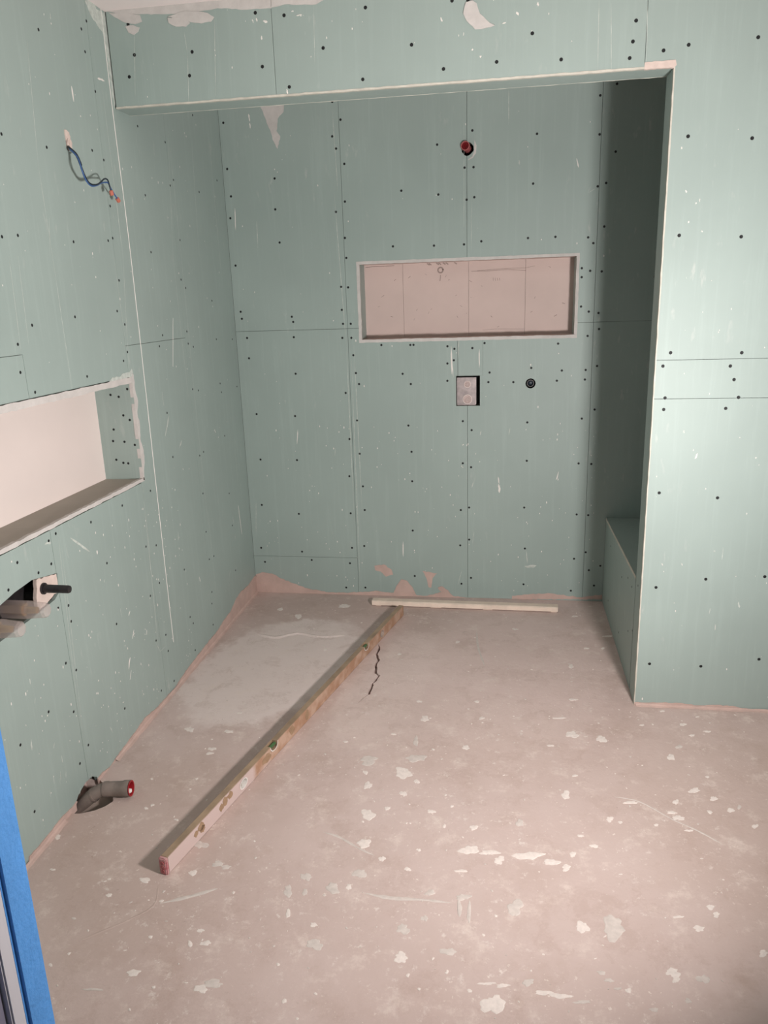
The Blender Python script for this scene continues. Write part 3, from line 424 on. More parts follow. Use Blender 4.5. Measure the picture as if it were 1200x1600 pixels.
G = .0008      # half the gap between two boards
TH = .0125
def panels_x(wall, plist, cutters, plane=0.0, sgn=1):
    """boards on a wall facing along x: (y0,y1,z0,z1)"""
    for (y0, y1, z0, z1) in plist:
        o = box('drywall_panel', (min(plane, plane - sgn * TH), max(plane, plane - sgn * TH), y0 + G, y1 - G, z0 + G, z1 - G), 'drywall', wall)
        cs = [c for (r, c) in cutters if not (r[1] < y0 or r[0] > y1 or r[3] < z0 or r[2] > z1)]
        if cs: cut(o, cs)
def panels_y(wall, plist, cutters, plane, gapmap=None):
    for (x0, x1, z0, z1) in plist:
        o = box('drywall_panel', (x0 + G, x1 - G, plane, plane + TH, z0 + G, z1 - G), 'drywall', wall)
        cs = [c for (r, c) in cutters if not (r[1] < x0 or r[0] > x1 or r[3] < z0 or r[2] > z1)]
        if cs: cut(o, cs)

# ------------------------------------------------------------------ left wall
NY0, NY1, NZ0, NZ1, ND = -1.45, -.122, .985, 1.388, .163
wl = structure(box('wall_left', (-.18, -TH, FRONT - .14, D + .2, 0, CEIL), 'seamback'))
cutout = [(-1.27, .735), (-1.13, .73), (-.98, .735), (-.90, .74), (-.83, .745), (-.80, .76), (-.795, .826), (-.86, .838), (-.93, .852), (-1.02, .846), (-1.093, .834), (-1.27, .835)]
cut(wl, [CB(-ND - .013, .1, NY0 - .01, NY1 + .01, NZ0 - .012, NZ1 + .012), CP(cutout, 0, -.10, .1), CP([(-.93, -.02), (-.72, -.02), (-.73, .03), (-.79, .055), (-.86, .05), (-.92, .02)], 0, -.10, .05),
         CP(circle(-.377, 2.195, .02, 10), 0, -.10, .1)])
hole = [(-.905, -.02), (-.735, -.02), (-.745, .018), (-.775, .04), (-.82, .045), (-.87, .03), (-.895, .01)]
cl = [((NY0, NY1, NZ0, NZ1), CB(-.1, .1, NY0, NY1, NZ0, NZ1)), ((-1.27, -.795, .73, .852), CP(cutout, 0, -.05, .05)),
      ((-.905, -.735, -.02, .05), CP(hole, 0, -.05, .05)),
      ((-.40, -.35, 2.16, 2.23), CP([(-.385, 2.225), (-.372, 2.23), (-.36, 2.20), (-.352, 2.172), (-.368, 2.165), (-.385, 2.185)], 0, -.05, .05))]
panels_x(wl, [(FRONT, -2.05, 0, CEIL), (-2.05, -.80, 0, .9745), (-2.05, NY0, .9745, 1.40), (-2.05, -.80, 1.40, 1.534),
              (-.80, -.14, 0, .9745), (-.14, .442, 1.519, CEIL), (-.14, .442, 0, 1.519), (.442, D, 0, CEIL)], cl)
o = prism('drywall_panel', [(-2.05 + G, 1.534 + G), (-.80 + G, 1.534 + G), (-.80 + G, 1.40 + G), (-.1405, 1.40 + G), (-.1405, CEIL - G), (-2.05 + G, CEIL - G)], 0, -TH, 0, 'drywall', wl)
cut(o, [cl[-1][1]])
# the strip of filler that closes the boards to the niche opening
rim = []
bm = bmesh.new()
def rim_bar(y0, y1, z0, z1, th):
    global bm
    o = prism('niche_edge', rough_outline([(y0, z0), (y1, z0), (y1, z1), (y0, z1)], .0016, .02), 0, -.0125, th, 'plaster', wl)
bm.free()
rim_bar(NY0 - .01, NY1 + .008, NZ1 - .013, NZ1 + .010, .0016)
rim_bar(NY0 - .01, NY1 + .008, NZ0 - .008, NZ0 + .006, .0018)
rim_bar(NY1 - .001, NY1 + .010, NZ0 - .004, NZ1 + .012, .0018)
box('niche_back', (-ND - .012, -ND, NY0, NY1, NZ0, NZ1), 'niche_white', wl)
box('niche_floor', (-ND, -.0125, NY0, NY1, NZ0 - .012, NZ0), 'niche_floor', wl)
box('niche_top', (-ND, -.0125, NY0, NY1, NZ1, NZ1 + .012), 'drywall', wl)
box('niche_side', (-ND, -.0125, NY1, NY1 + .010, NZ0, NZ1), 'drywall', wl)
box('niche_side', (-ND, -.0125, NY0 - .010, NY0, NZ0, NZ1), 'drywall', wl)
screws('screw_heads', SCREWS_NICHE, 1, NY1, -1, wl, .0045)
screws('screw_heads', SCREWS_LEFT, 0, 0.0, 1, wl, .0046)
streaks('plaster_drips', STREAKS_LEFT, 0, 0.0, 1, wl)
inl = lambda y, z: not (NY0 - .02 < y < NY1 + .02 and NZ0 - .02 < z < NZ1 + .02) and not (-1.28 < y < -.78 and .72 < z < .86)
specks('plaster_specks', 220, 0, 0.0, 1, (-1.5, .2), (.05, .9), inl, wl)
specks('plaster_specks', 120, 0, 0.0, 1, (-1.3, 1.0), (.9, 2.6), inl, wl)
for p in PATCH_LEFT: patch('plaster_smear', p, 0, 0.0, 1, 'plaster_thin', wl, .001, .004)
cut(patch('mortar_skirt', PATCH_LEFT_BASE[0], 0, 0.0, 1, 'plaster_pink', wl, .004, .002), [CP([(-.90, -.3), (-.74, -.3), (-.745, .018), (-.775, .04), (-.82, .045), (-.87, .03), (-.895, .01)], 0, -.05, .05)])
patch('plaster_smear', [(NY1 + .008, 1.41), (NY1 + .02, 1.405), (NY1 + .018, 1.35), (NY1 + .03, 1.30), (NY1 + .014, 1.26), (NY1 + .022, 1.20), (NY1 + .012, 1.15), (NY1 + .03, 1.10), (NY1 + .026, 1.05), (NY1 + .012, 1.02), (NY1 + .008, 1.0)], 0, 0.0, 1, 'plaster', wl, .0015, .003)
patch('plaster_smear', [(-.30, 1.398), (-.27, 1.412), (-.22, 1.408), (-.18, 1.418), (-.13, 1.42), (-.11, 1.43), (-.105, 1.40), (-.30, 1.39)], 0, 0.0, 1, 'plaster_thin', wl, .001, .003)
# a cord-thin plaster line dropping down the wall at the front of the alcove
bm = bmesh.new()
pl = [(-.024, 2.70), (-.022, 2.36), (-.010, 1.9), (-.014, 1.2), (-.019, .6), (-.0201, .213)]
path = smooth_path([(0, p[0], p[1]) for p in pl], 12); prev = None
for i, p in enumerate(path):
    w = .0016 * random.uniform(.7, 1.3); cur = [bm.verts.new((.0002, p.y - w, p.z)), bm.verts.new((.0018, p.y, p.z)), bm.verts.new((.0002, p.y + w, p.z))]
    if prev:
        for k in range(2): bm.faces.new((prev[k], prev[k + 1], cur[k + 1], cur[k]))
    prev = cur
from_bm('plaster_line', bm, 'chalk', wl)
# mortar fillet along the foot of the left wall
def fillet(name, path, w, h, m, parent):
    """path: list of (x,y) along the wall foot with inward normal n; ragged wedge of mortar"""
    bm = bmesh.new(); prev = None
    for (x, y, nx, ny) in path:
        ww = w * random.uniform(.75, 1.25); hh = h * random.uniform(.8, 1.2)
        cur = [bm.verts.new((x, y, hh)), bm.verts.new((x + nx * ww * .35, y + ny * ww * .35, hh * .4)), bm.verts.new((x + nx * ww, y + ny * ww, .0004))]
        if prev:
            for k in range(2): bm.faces.new((prev[k], prev[k + 1], cur[k + 1], cur[k]))
        prev = cur
    return from_bm(name, bm, m, parent)
fillet('mortar_fillet', [(.0045, D - .01 - i * .03, 1, 0) for i in range(59)], .014, .010, 'plaster_pink', wl)
fillet('mortar_fillet', [(.0045, -.97 - i * .03, 1, 0) for i in range(42)], .014, .010, 'plaster_pink', wl)

# ------------------------------------------------------------------ back wall
BX0, BX1, BZ0, BZ1, BD = .684, 1.811, 1.443, 1.849, .155
wb = structure(box('wall_back', (-.16, REC + .15, D + TH, D + .26, 0, CEIL), 'seamback'))
redhole = circle(1.258, 2.358, .031, 18, .08) 
valve = (1.196, 1.322, 1.098, 1.257)
cut(wb, [CB(BX0 - .01, BX1 + .01, D - .1, D + BD + .013, BZ0 - .01, BZ1 + .01), CB(valve[0], valve[1], D - .1, D + .12, valve[2], valve[3]),
         CP(redhole, 1, D - .05, D + .15), CP(circle(1.585, 1.212, .026, 20), 1, D - .05, D + .12)])
cb = [((BX0, BX1, BZ0, BZ1), CB(BX0, BX1, D - .1, D + .1, BZ0, BZ1)), ((valve[0], valve[1], valve[2], valve[3]), CB(valve[0], valve[1], D - .05, D + .05, valve[2], valve[3])),
      ((1.21, 1.30, 2.31, 2.40), CP(redhole, 1, D - .05, D + .05)), ((1.55, 1.62, 1.17, 1.25), CP(circle(1.585, 1.212, .026, 24), 1, D - .05, D + .05))]
panels_y(wb, [(0, .622, 1.515, CEIL), (0, .622, .227, 1.515), (0, .622, 0, .227), (.622, 1.2557, 1.5155, CEIL), (.622, 1.2557, 0, 1.5155),
              (1.2557, 1.893, 1.5155, CEIL), (1.2557, 1.893, 0, 1.5155), (1.893, REC, 1.516, CEIL), (1.893, REC, 0, 1.516)],
         cb + [((1.205, 1.336, 1.257, BZ0), CB(1.205 - G, 1.336 + G * .3, D - .05, D + .05, 1.10, BZ0 + .05))], D)
box('drywall_panel', (1.206, 1.3355, D + .0003, D + TH, valve[3], BZ0 - .003), 'drywall', wb)
box('drywall_panel', (1.322, 1.336, D + .0003, D + TH, 1.1005, valve[3] - .0005), 'drywall', wb)
for (x0, x1, z0, z1) in ((BX0 - .002, BX1 + .002, BZ1 - .012, BZ1 + .003), (BX0 - .002, BX1 + .002, BZ0 - .003, BZ0 + .013), (BX0 - .002, BX0 + .014, BZ0 + .0128, BZ1 - .0118), (BX1 - .013, BX1 + .002, BZ0 + .0128, BZ1 - .0118)):
    prism('niche_edge', rough_outline([(x0, z0), (x1, z0), (x1, z1), (x0, z1)], .0012, .02), 1, D + .012, D - .0016, 'plaster', wb)
ix0, ix1, iz0, iz1 = BX0 + .012, BX1 - .011, BZ0 + .011, BZ1 - .010
for (a, b) in ((ix0 - .012, .905), (.905, 1.2557), (1.2557, 1.553), (1.553, ix1 + .012)):
    box('niche_back_panel', (a + .0006, b - .0006, D + BD, D + BD + .012, iz0 - .012, iz1 + .012), 'niche_pink', wb)
box('niche_floor', (ix0, ix1, D + .012, D + BD, iz0 - .012, iz0), 'niche_pink', wb)
box('niche_top', (ix0, ix1, D + .012, D + BD, iz1, iz1 + .012), 'niche_pink', wb)
box('niche_side', (ix0 - .012, ix0, D + .012, D + BD, iz0 - .012, iz1 + .012), 'drywall', wb)
box('niche_side', (ix1, ix1 + .012, D + .012, D + BD, iz0 - .012, iz1 + .012), 'drywall', wb)
# pencil lines, rubbed marks and a grey ring on the niche's back
bm = bmesh.new()
def mark(bm, pts, w, y):
    prev = None
    for i, p in enumerate(pts):
        q = pts[min(i + 1, len(pts) - 1)]; r = pts[max(i - 1, 0)]; d = Vector((q[0] - r[0], q[1] - r[1])); d = d.normalized() if d.length else Vector((1, 0)); nn = Vector((-d.y, d.x)) * w / 2
        cur = [bm.verts.new((p[0] + nn.x, y, p[1] + nn.y)), bm.verts.new((p[0] - nn.x, y, p[1] - nn.y))]
        if prev: bm.faces.new((prev[0], prev[1], cur[1], cur[0]))
        prev = cur
M['pencil'] = mat('pencil_smudge', (.20, .14, .12), .9, .1)
M['smudge'] = mat('grey_smudge', (.33, .26, .235), .9, .1)
YB = D + BD - .0005
mark(bm, [(.702, 1.828), (.75, 1.831), (.80, 1.830), (.86, 1.832)], .0022, YB); mark(bm, [(1.27, 1.788), (1.36, 1.787), (1.46, 1.790), (1.555, 1.782)], .0014, YB)
mark(bm, [(1.30, 1.790), (1.45, 1.796), (1.55, 1.795), (1.60, 1.803)], .0012, YB)
for k in range(4): mark(bm, [(1.385 + k * .011, 1.752 - k * .001), (1.387 + k * .011, 1.736)], .0014, YB)
for k in range(26):
    x = random.uniform(.75, 1.75); z = random.uniform(1.49, 1.8); a = random.uniform(-.012, .012); mark(bm, [(x, z), (x + random.uniform(.004, .016), z + a)], random.uniform(.0009, .0022), YB)
mark(bm, [(1.33, 1.484), (1.4, 1.488), (1.55, 1.484)], .001, YB)
stuff(from_bm('pencil_marks', bm, 'pencil', wb))
bm = bmesh.new()
ring = circle(1.107, 1.800, .0135, 20)
mark(bm, ring + [ring[0], ring[1]], .0075, YB)
mark(bm, [(1.107, 1.775), (1.106, 1.76), (1.104, 1.745)], .004, YB)
for x in (1.035, 1.045, 1.085, 1.097, 1.12, 1.135, 1.18): mark(bm, [(x, 1.836), (x + .008, 1.832), (x + .014, 1.827)], .006, YB)
from_bm('grey_ring_stain', bm, 'smudge', wb)
screws('screw_heads', SCREWS_BACK, 1, D, -1, wb, .0054)
streaks('plaster_drips', STREAKS_BACK, 1, D, -1, wb)
inb = lambda x, z: not (BX0 - .02 < x < BX1 + .02 and BZ0 - .02 < z < BZ1 + .02) and not (1.17 < x < 1.34 and 1.08 < z < 1.27) and math.hypot(x - 1.585, z - 1.212) > .05 and math.hypot(x - 1.258, z - 2.358) > .06
specks('plaster_specks', 170, 1, D, -1, (.05, 1.95), (.05, 1.0), inb, wb, 'chalk', .001, .003)
specks('plaster_specks', 60, 1, D, -1, (.05, 1.95), (1.0, 2.6), inb, wb, 'chalk', .001, .003)
for i, p in enumerate(PATCH_BACK):
    patch('plaster_smear' if i != 1 else 'mortar_skirt', p, 1, D, -1, 'plaster' if i == 0 else 'plaster_pink', wb, .0012 + .002 * (i == 1), .003)
patch('plaster_smear', [(1.293, 2.395), (1.303, 2.37), (1.300, 2.335), (1.285, 2.315), (1.262, 2.305), (1.262, 2.31), (1.282, 2.322), (1.291, 2.345), (1.292, 2.375)], 1, D, -1, 'plaster', wb, .001, .001)

# ------------------------------------------------------------------ front partition: lintel over the alcove and the wall to its right
wf = structure(boxes('wall_partition', [(.006, WX + .0125, .0125, T - .0001, H + .0125, CEIL), (WX + .0125, RIGHT, .0125, T - .0001, 0, CEIL)], 'seamback'))
L_out = [(1.905, H + .001), (WX, H + .001), (WX, 1.4145 + G), (3.15, 1.4145 + G), (3.15, CEIL - .001), (1.905, CEIL - .001)]
panels_y(wf, [(.0055, .6255, H, CEIL), (.6255, 1.905, H, CEIL), (WX, RIGHT, 1.2725, 1.4145), (WX, RIGHT, 0, 1.2725), (3.15, RIGHT, 1.4145, CEIL)], [], 0.0)
prism('drywall_panel', [(p[0] + (G if p[0] < 2 and p[0] != WX else 0), p[1]) for p in L_out], 1, 0, TH, 'drywall', wf)
box('drywall_panel', (0.002, WX, .0126, T, H, H + .0124), 'drywall', wf)             # underside of the lintel
box('drywall_panel', (WX, WX + .0124, .0126, T, 0, H - .0005), 'drywall', wf)       # reveal of the opening
box('drywall_panel', (0.002, REC, T, T + TH, H + .0130, CEIL), 'drywall', wf)             # alcove side of the lintel
box('drywall_panel', (WX + .013, REC, T, T + TH, .0, H), 'drywall', wf)
prism('board_edge', rough_outline([(.0045, H - .001), (1.905, H - .001), (1.905, H + .006), (.55, H + .0052), (.0045, H + .0035)], .0010, .02), 1, -.0012, .012, 'paper_edge', wf)
prism('board_edge', rough_outline([(.0, H - .001), (WX, H - .001), (WX, H + .003), (0, H + .003)], .0007, .03), 1, T, T + .0015, 'paper_edge', wf)
prism('board_edge', rough_outline([(1.905, H - .002), (1.99, H - .002), (1.999, H - .004), (2.008, H + .004), (2.004, H + .020), (1.905, H + .019)], .0015, .01), 1, -.0014, .012, 'drywall_edge', wf)
prism('board_edge', rough_outline([(WX - .001, 0), (WX + .0036, 0), (WX + .003, 1.2), (WX + .004, H), (WX - .001, H)], .0008, .03), 1, -.0012, .012, 'paper_edge', wf)
screws('screw_heads', SCREWS_FRONT, 1, 0.0, -1, wf, .0056)
screws('screw_heads', SCREWS_JAMB[:3], 0, WX, -1, wf, .0045)
streaks('plaster_drips', STREAKS_FRONT, 1, 0.0, -1, wf)
specks('plaster_specks', 60, 1, 0.0, -1, (2.03, 2.6), (.05, 2.4), lambda x, z: True, wf, 'chalk', .0008, .002)
specks('plaster_specks', 30, 1, 0.0, -1, (.05, 2.0), (2.4, 2.68), lambda x, z: True, wf, 'chalk', .0008, .002)
for i, p in enumerate(PATCH_FRONT): patch('plaster_smear', p, 1, 0.0, -1, 'plaster', wf, .0010 + .0005 * i, .0015)
patch('mortar_skirt', PATCH_RIGHT_BASE[0], 1, 0.0, -1, 'plaster_pink', wf, .003, .002)
fillet('mortar_fillet', [(WX + .005 + i * .03, -.004, 0, -1) for i in range(44)], .012, .009, 'plaster_pink', wf)

# ------------------------------------------------------------------ remaining walls of the room
structure(box('wall_recess', (REC, REC + .1, T, D, 0, CEIL), 'drywall'))  # unseen recess end, set deeper to keep the recess dark
structure(box('wall_right', (RIGHT, RIGHT + .1, FRONT - .14, T, 0, CEIL), mat('low_bounce_wall', (.16, .14, .125), .95, .1, var=.3, vscale=5)))  # unseen wall, set far and darkened to cut bounced light
DX0, DX1, DZ = .84, 1.95, 2.15
structure(boxes('wall_entrance', [(-.16, DX0, FRONT - .14, FRONT, 0, CEIL), (DX1, RIGHT, FRONT - .14, FRONT, 0, CEIL), (DX0, DX1, FRONT - .14, FRONT, DZ, CEIL)], 'drywall'))

# ------------------------------------------------------------------ bench in the recess
bn = thing('bench', 'green drywall bench boxed in at the right end of the shower alcove', 'bench', (WX, D, 0))
def child_world(o, p):
    o.parent = p; o.matrix_parent_inverse = p.matrix_world.inverted() if False else Matrix.Translation(p.location).inverted() if p.rotation_euler.to_matrix() == Matrix.Identity(3) else p.matrix_world.inverted(); return o
hb0, hb1 = .487, .520
bm = bmesh.new(); add_prism(bm, [(T + TH + .001, .001), (D - .006, .001), (D - .006, hb0 - .013), (T + TH + .001, hb1 - .013)], 0, WX + .0005, WX + .013); child_world(from_bm('front_panel', bm, 'drywall'), bn)
bm = bmesh.new(); add_prism(bm, [(T + TH + .001, hb1 - .013), (D - .006, hb0 - .013), (D - .006, hb0), (T + TH + .001, hb1)], 0, WX + .0005, REC - .001); child_world(from_bm('seat_panel', bm, 'drywall'), bn)
bm = bmesh.new(); add_prism(bm, [(T + TH + .001, hb1 - .013), (D - .006, hb0 - .013), (D - .006, hb0 + .0005), (T + TH + .001, hb1 + .0005)], 0, WX - .0012, WX + .0005); o = child_world(from_bm('seat_edge', bm, 'paper_edge'), bn); o['label'] = 'bare cream board edge'
bm = bmesh.new()
for (y, z) in ((.33, .44), (.22, .44), (.5, .38), (.9, .40), (.9, .1), (.5, .1), (.25, .22)):
    ring_profile(bm, (WX + .0005, y, z), (-1, 0, 0), [(0, .0052), (.0006, .0048)], 10)
child_world(stuff(from_bm('screw_heads', bm, 'screw')), bn)

# ------------------------------------------------------------------ two metre spirit level lying on its edge
ang = -math.atan2(.223, .975)
lv = thing('spirit_level', 'long scuffed metal spirit level lying on its edge across the floor, near end pink', 'spirit level', (.4590, -1.172, 0), (math.radians(.0), 0, ang))
LW, LH, LL = .026, .057, 2.075      # body runs along local +y, from x=-LW to 0
body = box('body', (-LW, 0, .012, LL - .004, .0008, LH), 'alu', None, .0012)
body.data.materials.append(M['level_side'])
for p in body.data.polygons:
    if p.normal.x > .9 or p.normal.x < -.9: p.material_index = 1
def oval(cy, cz, ry, rz, n=20): return [(cy + ry * math.cos(6.2832 * i / n), cz + rz * math.sin(6.2832 * i / n)) for i in range(n)]
vy = [.44, .66, 1.56, 1.76]
cut(body, [CP(oval(vy[0], .031, .021, .016), 0, -.05, .02), CP(oval(vy[3], .029, .021, .016), 0, -.05, .02),
           CB(-LW + .004, .02, vy[1] - .024, vy[1] + .024, LH - .022, LH + .01), CB(-LW + .004, .02, vy[2] - .024, vy[2] + .024, LH - .022, LH + .01)])
body.parent = lv
o = box('end_cap', (-LW - .001, .001, 0, .013, 0, LH + .001), 'endcap', lv, .003); o['label'] = 'dirty red plastic end cap'
bm = bmesh.new()
for r0, zc in ((.006, .041), (.007, .026), (.005, .013)):
    prevv = None
    ring_profile(bm, (-LW / 2, 0, zc), (0, -1, 0), [(0, r0), (.0015, r0), (.0015, r0 * .55), (0, r0 * .5)], 12, False, False)
from_bm('cap_ribs', bm, 'pinkrim', o)
o = box('end_cap', (-LW - .001, .001, LL - .006, LL, 0, LH + .001), 'alu', lv, .002)
for i, (y, z) in enumerate(((vy[0], .031), (vy[3], .029))):
    bm = bmesh.new(); n = 24
    for k in range(n):
        a0, a1 = 6.2832 * k / n, 6.2832 * (k + 1) / n; q = []
        for (a, s) in ((a0, 1.0), (a1, 1.0), (a1, 1.2), (a0, 1.2)): q.append(bm.verts.new((.0015, y + .021 * s * math.cos(a), z + .016 * s * math.sin(a))))
        bm.faces.new(q)
        q2 = [bm.verts.new((x_, y + .0208 * math.cos(a), z + .0158 * math.sin(a))) for (x_, a) in ((.0015, a0), (.0015, a1), (-LW, a1), (-LW, a0))]; bm.faces.new(q2)
    vr = from_bm('vial_ring', bm, 'chalk' if i == 0 else 'dust', lv)
    lathe('vial', (-LW / 2, y, z - .012), (0, 0, 1), [(0, .005), (.024, .005)], 'niche_floor' if i == 0 else 'vial', lv, 12, smooth=True)
for i, y in enumerate((vy[1], vy[2])):
    lathe('vial', (-LW / 2 + .002, y - .022, LH - .011), (0, 1, 0), [(0, .0065), (.044, .0065)], 'vial', lv, 14, smooth=True)
    bm = bmesh.new()
    for k in range(16):
        a0, a1 = math.pi * k / 16, math.pi * (k + 1) / 16
        q = [bm.verts.new((.0012, y + .026 * s * math.cos(a), LH - .0005 - .023 * s * math.sin(a))) for (a, s) in ((a0, 1.), (a1, 1.), (a1, 1.15), (a0, 1.15))]; bm.faces.new(q)
    from_bm('vial_ring', bm, 'chalk', lv)
def blot(y, z, ry, rz, m='alu'):
    pts = [(y + ry * (1 + random.uniform(-.25, .25)) * math.cos(6.2832 * k / 14), min(LH - .001, z + rz * (1 + random.uniform(-.25, .25)) * math.sin(6.2832 * k / 14))) for k in range(14)]
    return pts
bm = bmesh.new()
for (y, z, ry, rz) in ((.155, .034, .012, .010), (.185, .040, .017, .015), (.19, .028, .012, .012), (.30, .030, .014, .012), (.325, .038, .014, .017), (.355, .042, .016, .013), (.60, .030, .03, .016), (.80, .034, .02, .018), (.93, .03, .015, .02)):
    add_prism(bm, blot(y, z, ry, rz), 0, -.0002, .0008)
o = stuff(from_bm('glue_blots', bm, mat('brown_glue', (.30, .20, .125), .6, .3, var=.3, vscale=60), lv)); o['label'] = 'brown dried blots'
# ------------------------------------------------------------------ batten before the back wall
bt = thing('wooden_batten', 'pale planed wooden batten lying on the floor along the foot of the back wall', 'batten', (.727, .968, 0), (0, 0, math.radians(-1.0)))
bm = bmesh.new(); L_ = 1.022
prof = [(0.0, .006), (.004, .004), (.054, .004), (.056, .026), (.050, .0295), (.008, .0305), (.001, .026)]
add_prism(bm, [(p[0], p[1]) for p in prof], 0, 0, L_); from_bm('board', bm, 'batten', bt)
for (x, w) in ((.02, .03), (.33, .06), (.62, .05), (.985, .03)): box('packing_chip', (x, x + w, .006, .05, .0003, .0042), 'batten', bt)

# ------------------------------------------------------------------ drain pipe at the foot of the left wall
dp = thing('drain_pipe', 'grey plastic elbow drain pipe with red open end at the foot of the left wall', 'pipe', (.0, -.835, 0))
def rel(pts): return [Vector(p) - Vector((0, -.835, 0)) for p in pts]
tube('elbow', smooth_path(rel([(-.04, -.86, -.045), (.0, -.852, -.016), (.035, -.842, .012), (.062, -.832, .026), (.09, -.824, .031)]), 6), .0235, 'greypipe', dp, 22)
lathe('collar', tuple(rel([(.040, -.840, .0135)])[0]), (.80, .12, .45), [(-.004, .0240), (-.004, .0262), (.004, .0262), (.004, .0240)], 'greypipe', dp, 22, False, False, True)
ps = rel([(.082, -.826, .0295)])[0]; pa = (.985, .10, .05)
lathe('socket', tuple(ps), pa, [(-.008, .0240), (-.008, .0272), (.006, .0275), (.010, .0262), (.060, .0262), (.064, .0285), (.086, .0285), (.086, .0245), (.050, .0235)], 'greypipe', dp, 26, False, False, True)
o = lathe('plug', tuple(ps), pa, [(.052, .0243), (.0885, .0247), (.0885, .0275), (.090, .0275), (.090, .0225), (.060, .0215), (.060, .0)], 'red', dp, 26, False, False, True); o['label'] = 'dark red inner lining'
bm = bmesh.new(); bmesh.ops.create_icosphere(bm, subdivisions=2, radius=.012)
for v in bm.verts: v.co = Vector((v.co.x * .9, v.co.y * .9, v.co.z * .7)) * random.uniform(.85, 1.1) + ps + Vector(pa).normalized() * .078 + Vector((0, .004, -.013))
from_bm('plaster_lump', bm, 'chalk', dp, True)

# ------------------------------------------------------------------ cable hanging from the left wall
cw = thing('electric_cable', 'short loose blue and black wires hanging from a hole high in the left wall', 'cable', (0, -.377, 2.19))
def relw(pts): return [Vector(p) - Vector((0, -.377, 2.19)) for p in pts]
pb = smooth_path(relw(WIRE_BLACK), 5); pu = smooth_path(relw(WIRE_BLUE), 5)
tube('wire', pb, .0026, 'black_wire', cw, 8)['label'] = 'black insulated wire'
tube('wire', pu, .0026, 'blue_wire', cw, 8)['label'] = 'blue insulated wire'
tube('sheath', pb[:14], .0046, 'black_wire', cw, 10)
for p in (pb, pu):
    d = (p[-1] - p[-3]).normalized(); e = p[-1]
    t = lathe('terminal', tuple(e - d * .004), tuple(d), [(0, .004), (.002, .0072), (.016, .0078), (.018, .0055)], 'red_term', cw, 8)
bm = bmesh.new()
for k in range(9):                                  # torn board around the hole
    y = -.372 + random.uniform(-.010, .012); z = 2.198 + random.uniform(-.022, .03)
    add_prism(bm, [(y + .011 * math.cos(a + k) * random.uniform(.6, 1.1), z + .016 * math.sin(a + k) * random.uniform(.6, 1.1)) for a in (0, 1.3, 2.5, 3.8, 5.1)], 0, -.012, random.uniform(.001, .006))
from_bm('torn_board', bm, 'drywall_edge', wl)

# ------------------------------------------------------------------ water connections in the left wall
prism('filler_plate', rough_outline([(-.925, .742), (-.80, .765), (-.798, .824), (-.85, .834), (-.905, .843), (-.915, .80)], .003), 0, -.014, -.002, 'drywall_edge', wl)
boxes('mounting_rail', [(-.075, -.060, -1.26, -.80, .745, .825)], 'black_plastic', wl)
st = thing('pipe_stub', 'black plastic stub pipe sticking out right of the two capped water connections', 'pipe', (-.001, -.878, .803))
lathe('tube', (0, 0, 0), (1, 0, .0), [(-.012, .0135), (.086, .0130), (.091, .0115), (.092, .0)], 'black_plastic', st, 22, True, False, True)
lathe('flange', (0, 0, 0), (1, 0, 0), [(-.001, .0138), (-.001, .019), (.004, .019), (.004, .0138)], 'black_plastic', st, 22, False, False, True)
def capped(name, y, z, label, grp):
    t = thing(name, label, 'water connection', (-.03, y, z), group=grp)
    o = lathe('protective_cap', (0, 0, 0), (1, 0, 0), [(-.028, .030), (.058, .0300), (.066, .0285), (.110, .0245), (.118, .020)], 'cap', t, 8); o['label'] = 'translucent frosted plastic cap'
    lathe('fitting', (0, 0, 0), (1, 0, 0), [(-.028, .016), (.030, .016), (.030, .020), (.044, .020), (.044, .013), (.085, .010), (.086, .0)], 'brass', t, 16, True, False, True)
    lathe('flange', (0, 0, 0), (1, 0, 0), [(-.029, .034), (-.022, .034), (-.022, .030)], 'black_plastic', t, 12)
    return t
capped('water_connection', -1.005, .784, 'brass water connection under a frosted cap, right one beside the black stub pipe', 'capped water connections')
capped('water_connection', -1.135, .780, 'brass water connection under a frosted cap, left one cut by the picture edge', 'capped water connections')

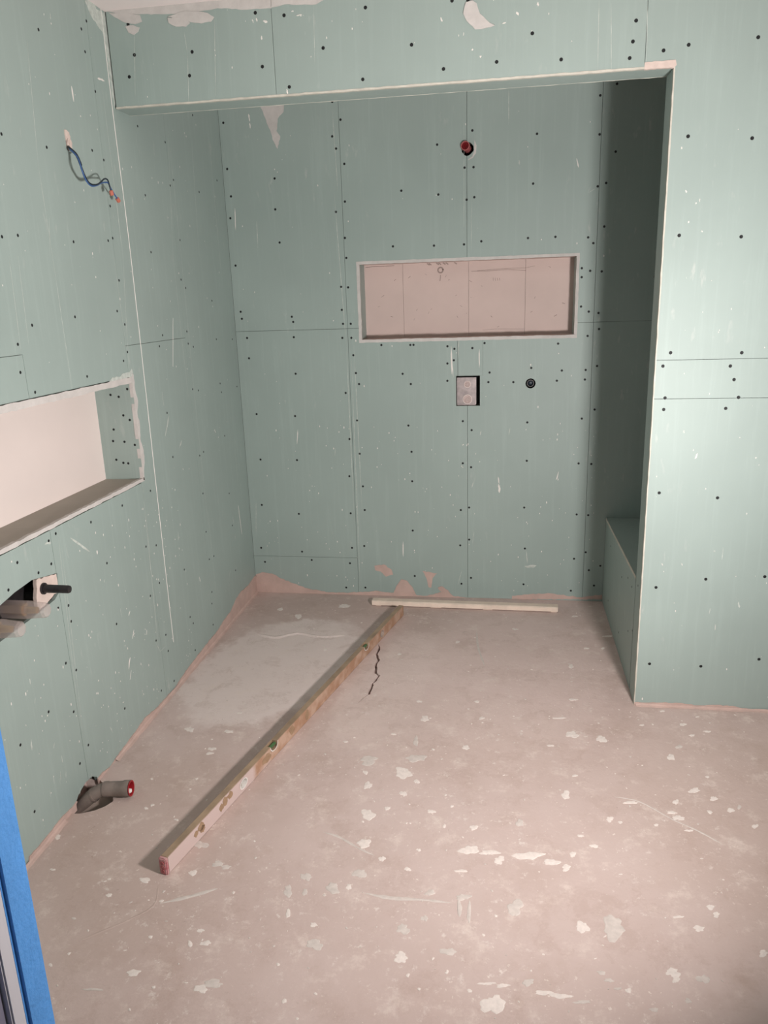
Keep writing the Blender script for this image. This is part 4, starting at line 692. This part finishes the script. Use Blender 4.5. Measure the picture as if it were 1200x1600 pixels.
# ------------------------------------------------------------------ fittings in the back wall
vb = thing('mixer_box', 'flush metal shower mixer box with two round ports in the back wall below the niche', 'valve', (1.255, D + .02, 1.176))
box('housing', (-.050, .048, .03, .085, -.075, .069), 'black_plastic', vb)
o = box('cover_plate', (-.056, .046, .004, .012, -.077, .070), 'steel', vb, .002)
for z, r in ((.034, .0165), (-.046, .0225)):
    lathe('port_ring', (.0, .004, z), (0, -1, 0), [(0, r * 1.12), (.003, r * 1.12), (.003, r), (0, r)], 'niche_white', vb, 26, False, False, True)
    pt = lathe('port', (.0, .004, z), (0, -1, 0), [(0, r), (.004, r), (.004, r * .78), (.0015, r * .72), (.0015, r * .45), (.007, r * .40), (.007, 0)], 'alu_light', vb, 26, False, False, True)
lathe('bolt', (-.003, .004, -.008), (0, -1, 0), [(0, .006), (.003, .006), (.003, 0)], 'steel', vb, 10, False, False)
ho = thing('hose_outlet', 'round black hose outlet sunk in the back wall right of the mixer box', 'pipe outlet', (1.585, D + .03, 1.212))
lathe('pipe', (0, 0, 0), (0, -1, 0), [(-.07, .020), (.020, .020), (.022, .0185), (.022, .0145), (-.01, .013), (-.01, 0)], 'black_plastic', ho, 24, True, False, True)
lathe('plug', (0, 0, 0), (0, -1, 0), [(-.009, .0128), (.008, .012), (.010, .009), (.010, 0)], 'black_wire', ho, 16, True, False, True)
rp = thing('pipe_outlet', 'red capped shower pipe outlet poking from a ragged hole high in the back wall', 'pipe outlet', (1.254, D + .02, 2.366))
ax_ = (-.14, -1, .07)
lathe('pipe', (0, 0, 0), ax_, [(-.07, .019), (.028, .019), (.030, .0215), (.042, .0215), (.042, .0180), (.016, .0170), (.016, 0)], 'pinkrim', rp, 24, True, False, True)
lathe('plug', (0, 0, 0), ax_, [(.0165, .0168), (.033, .0165), (.033, .008), (.027, .007), (.027, 0)], 'red_dark', rp, 20, True, False, True)

# ------------------------------------------------------------------ door frame wrapped in film, beside the camera
df = thing('door_frame', 'bright blue film-wrapped door frame post at the lower left picture edge', 'door frame', (.91, -2.33, 0))
def dfb(name, b, m, bev=.0): 
    return box(name, (b[0] - .91, b[1] - .91, b[2] + 2.33, b[3] + 2.33, b[4], b[5]), m, df, bev)
o = dfb('film_wrap', (DX0 + .002, .910, -2.352, -2.3075, .001, 2.12), 'bluefilm', .004); o['label'] = 'blue protective film'
o = dfb('seal_strip', (DX0 + .002, .9075, -2.3735, -2.3525, .001, 2.12), 'whiteseal', .002); o['label'] = 'pale seal strip'
o = dfb('jamb', (DX0 + .002, .900, -2.436, -2.374, .001, 2.12), 'lilac', .002); o['label'] = 'white jamb face with shade in its colour'
o = dfb('film_wrap', (DX0 - .06, .912, -2.480, -2.442, .001, 2.12), 'bluefilm', .004); o['label'] = 'blue protective film'
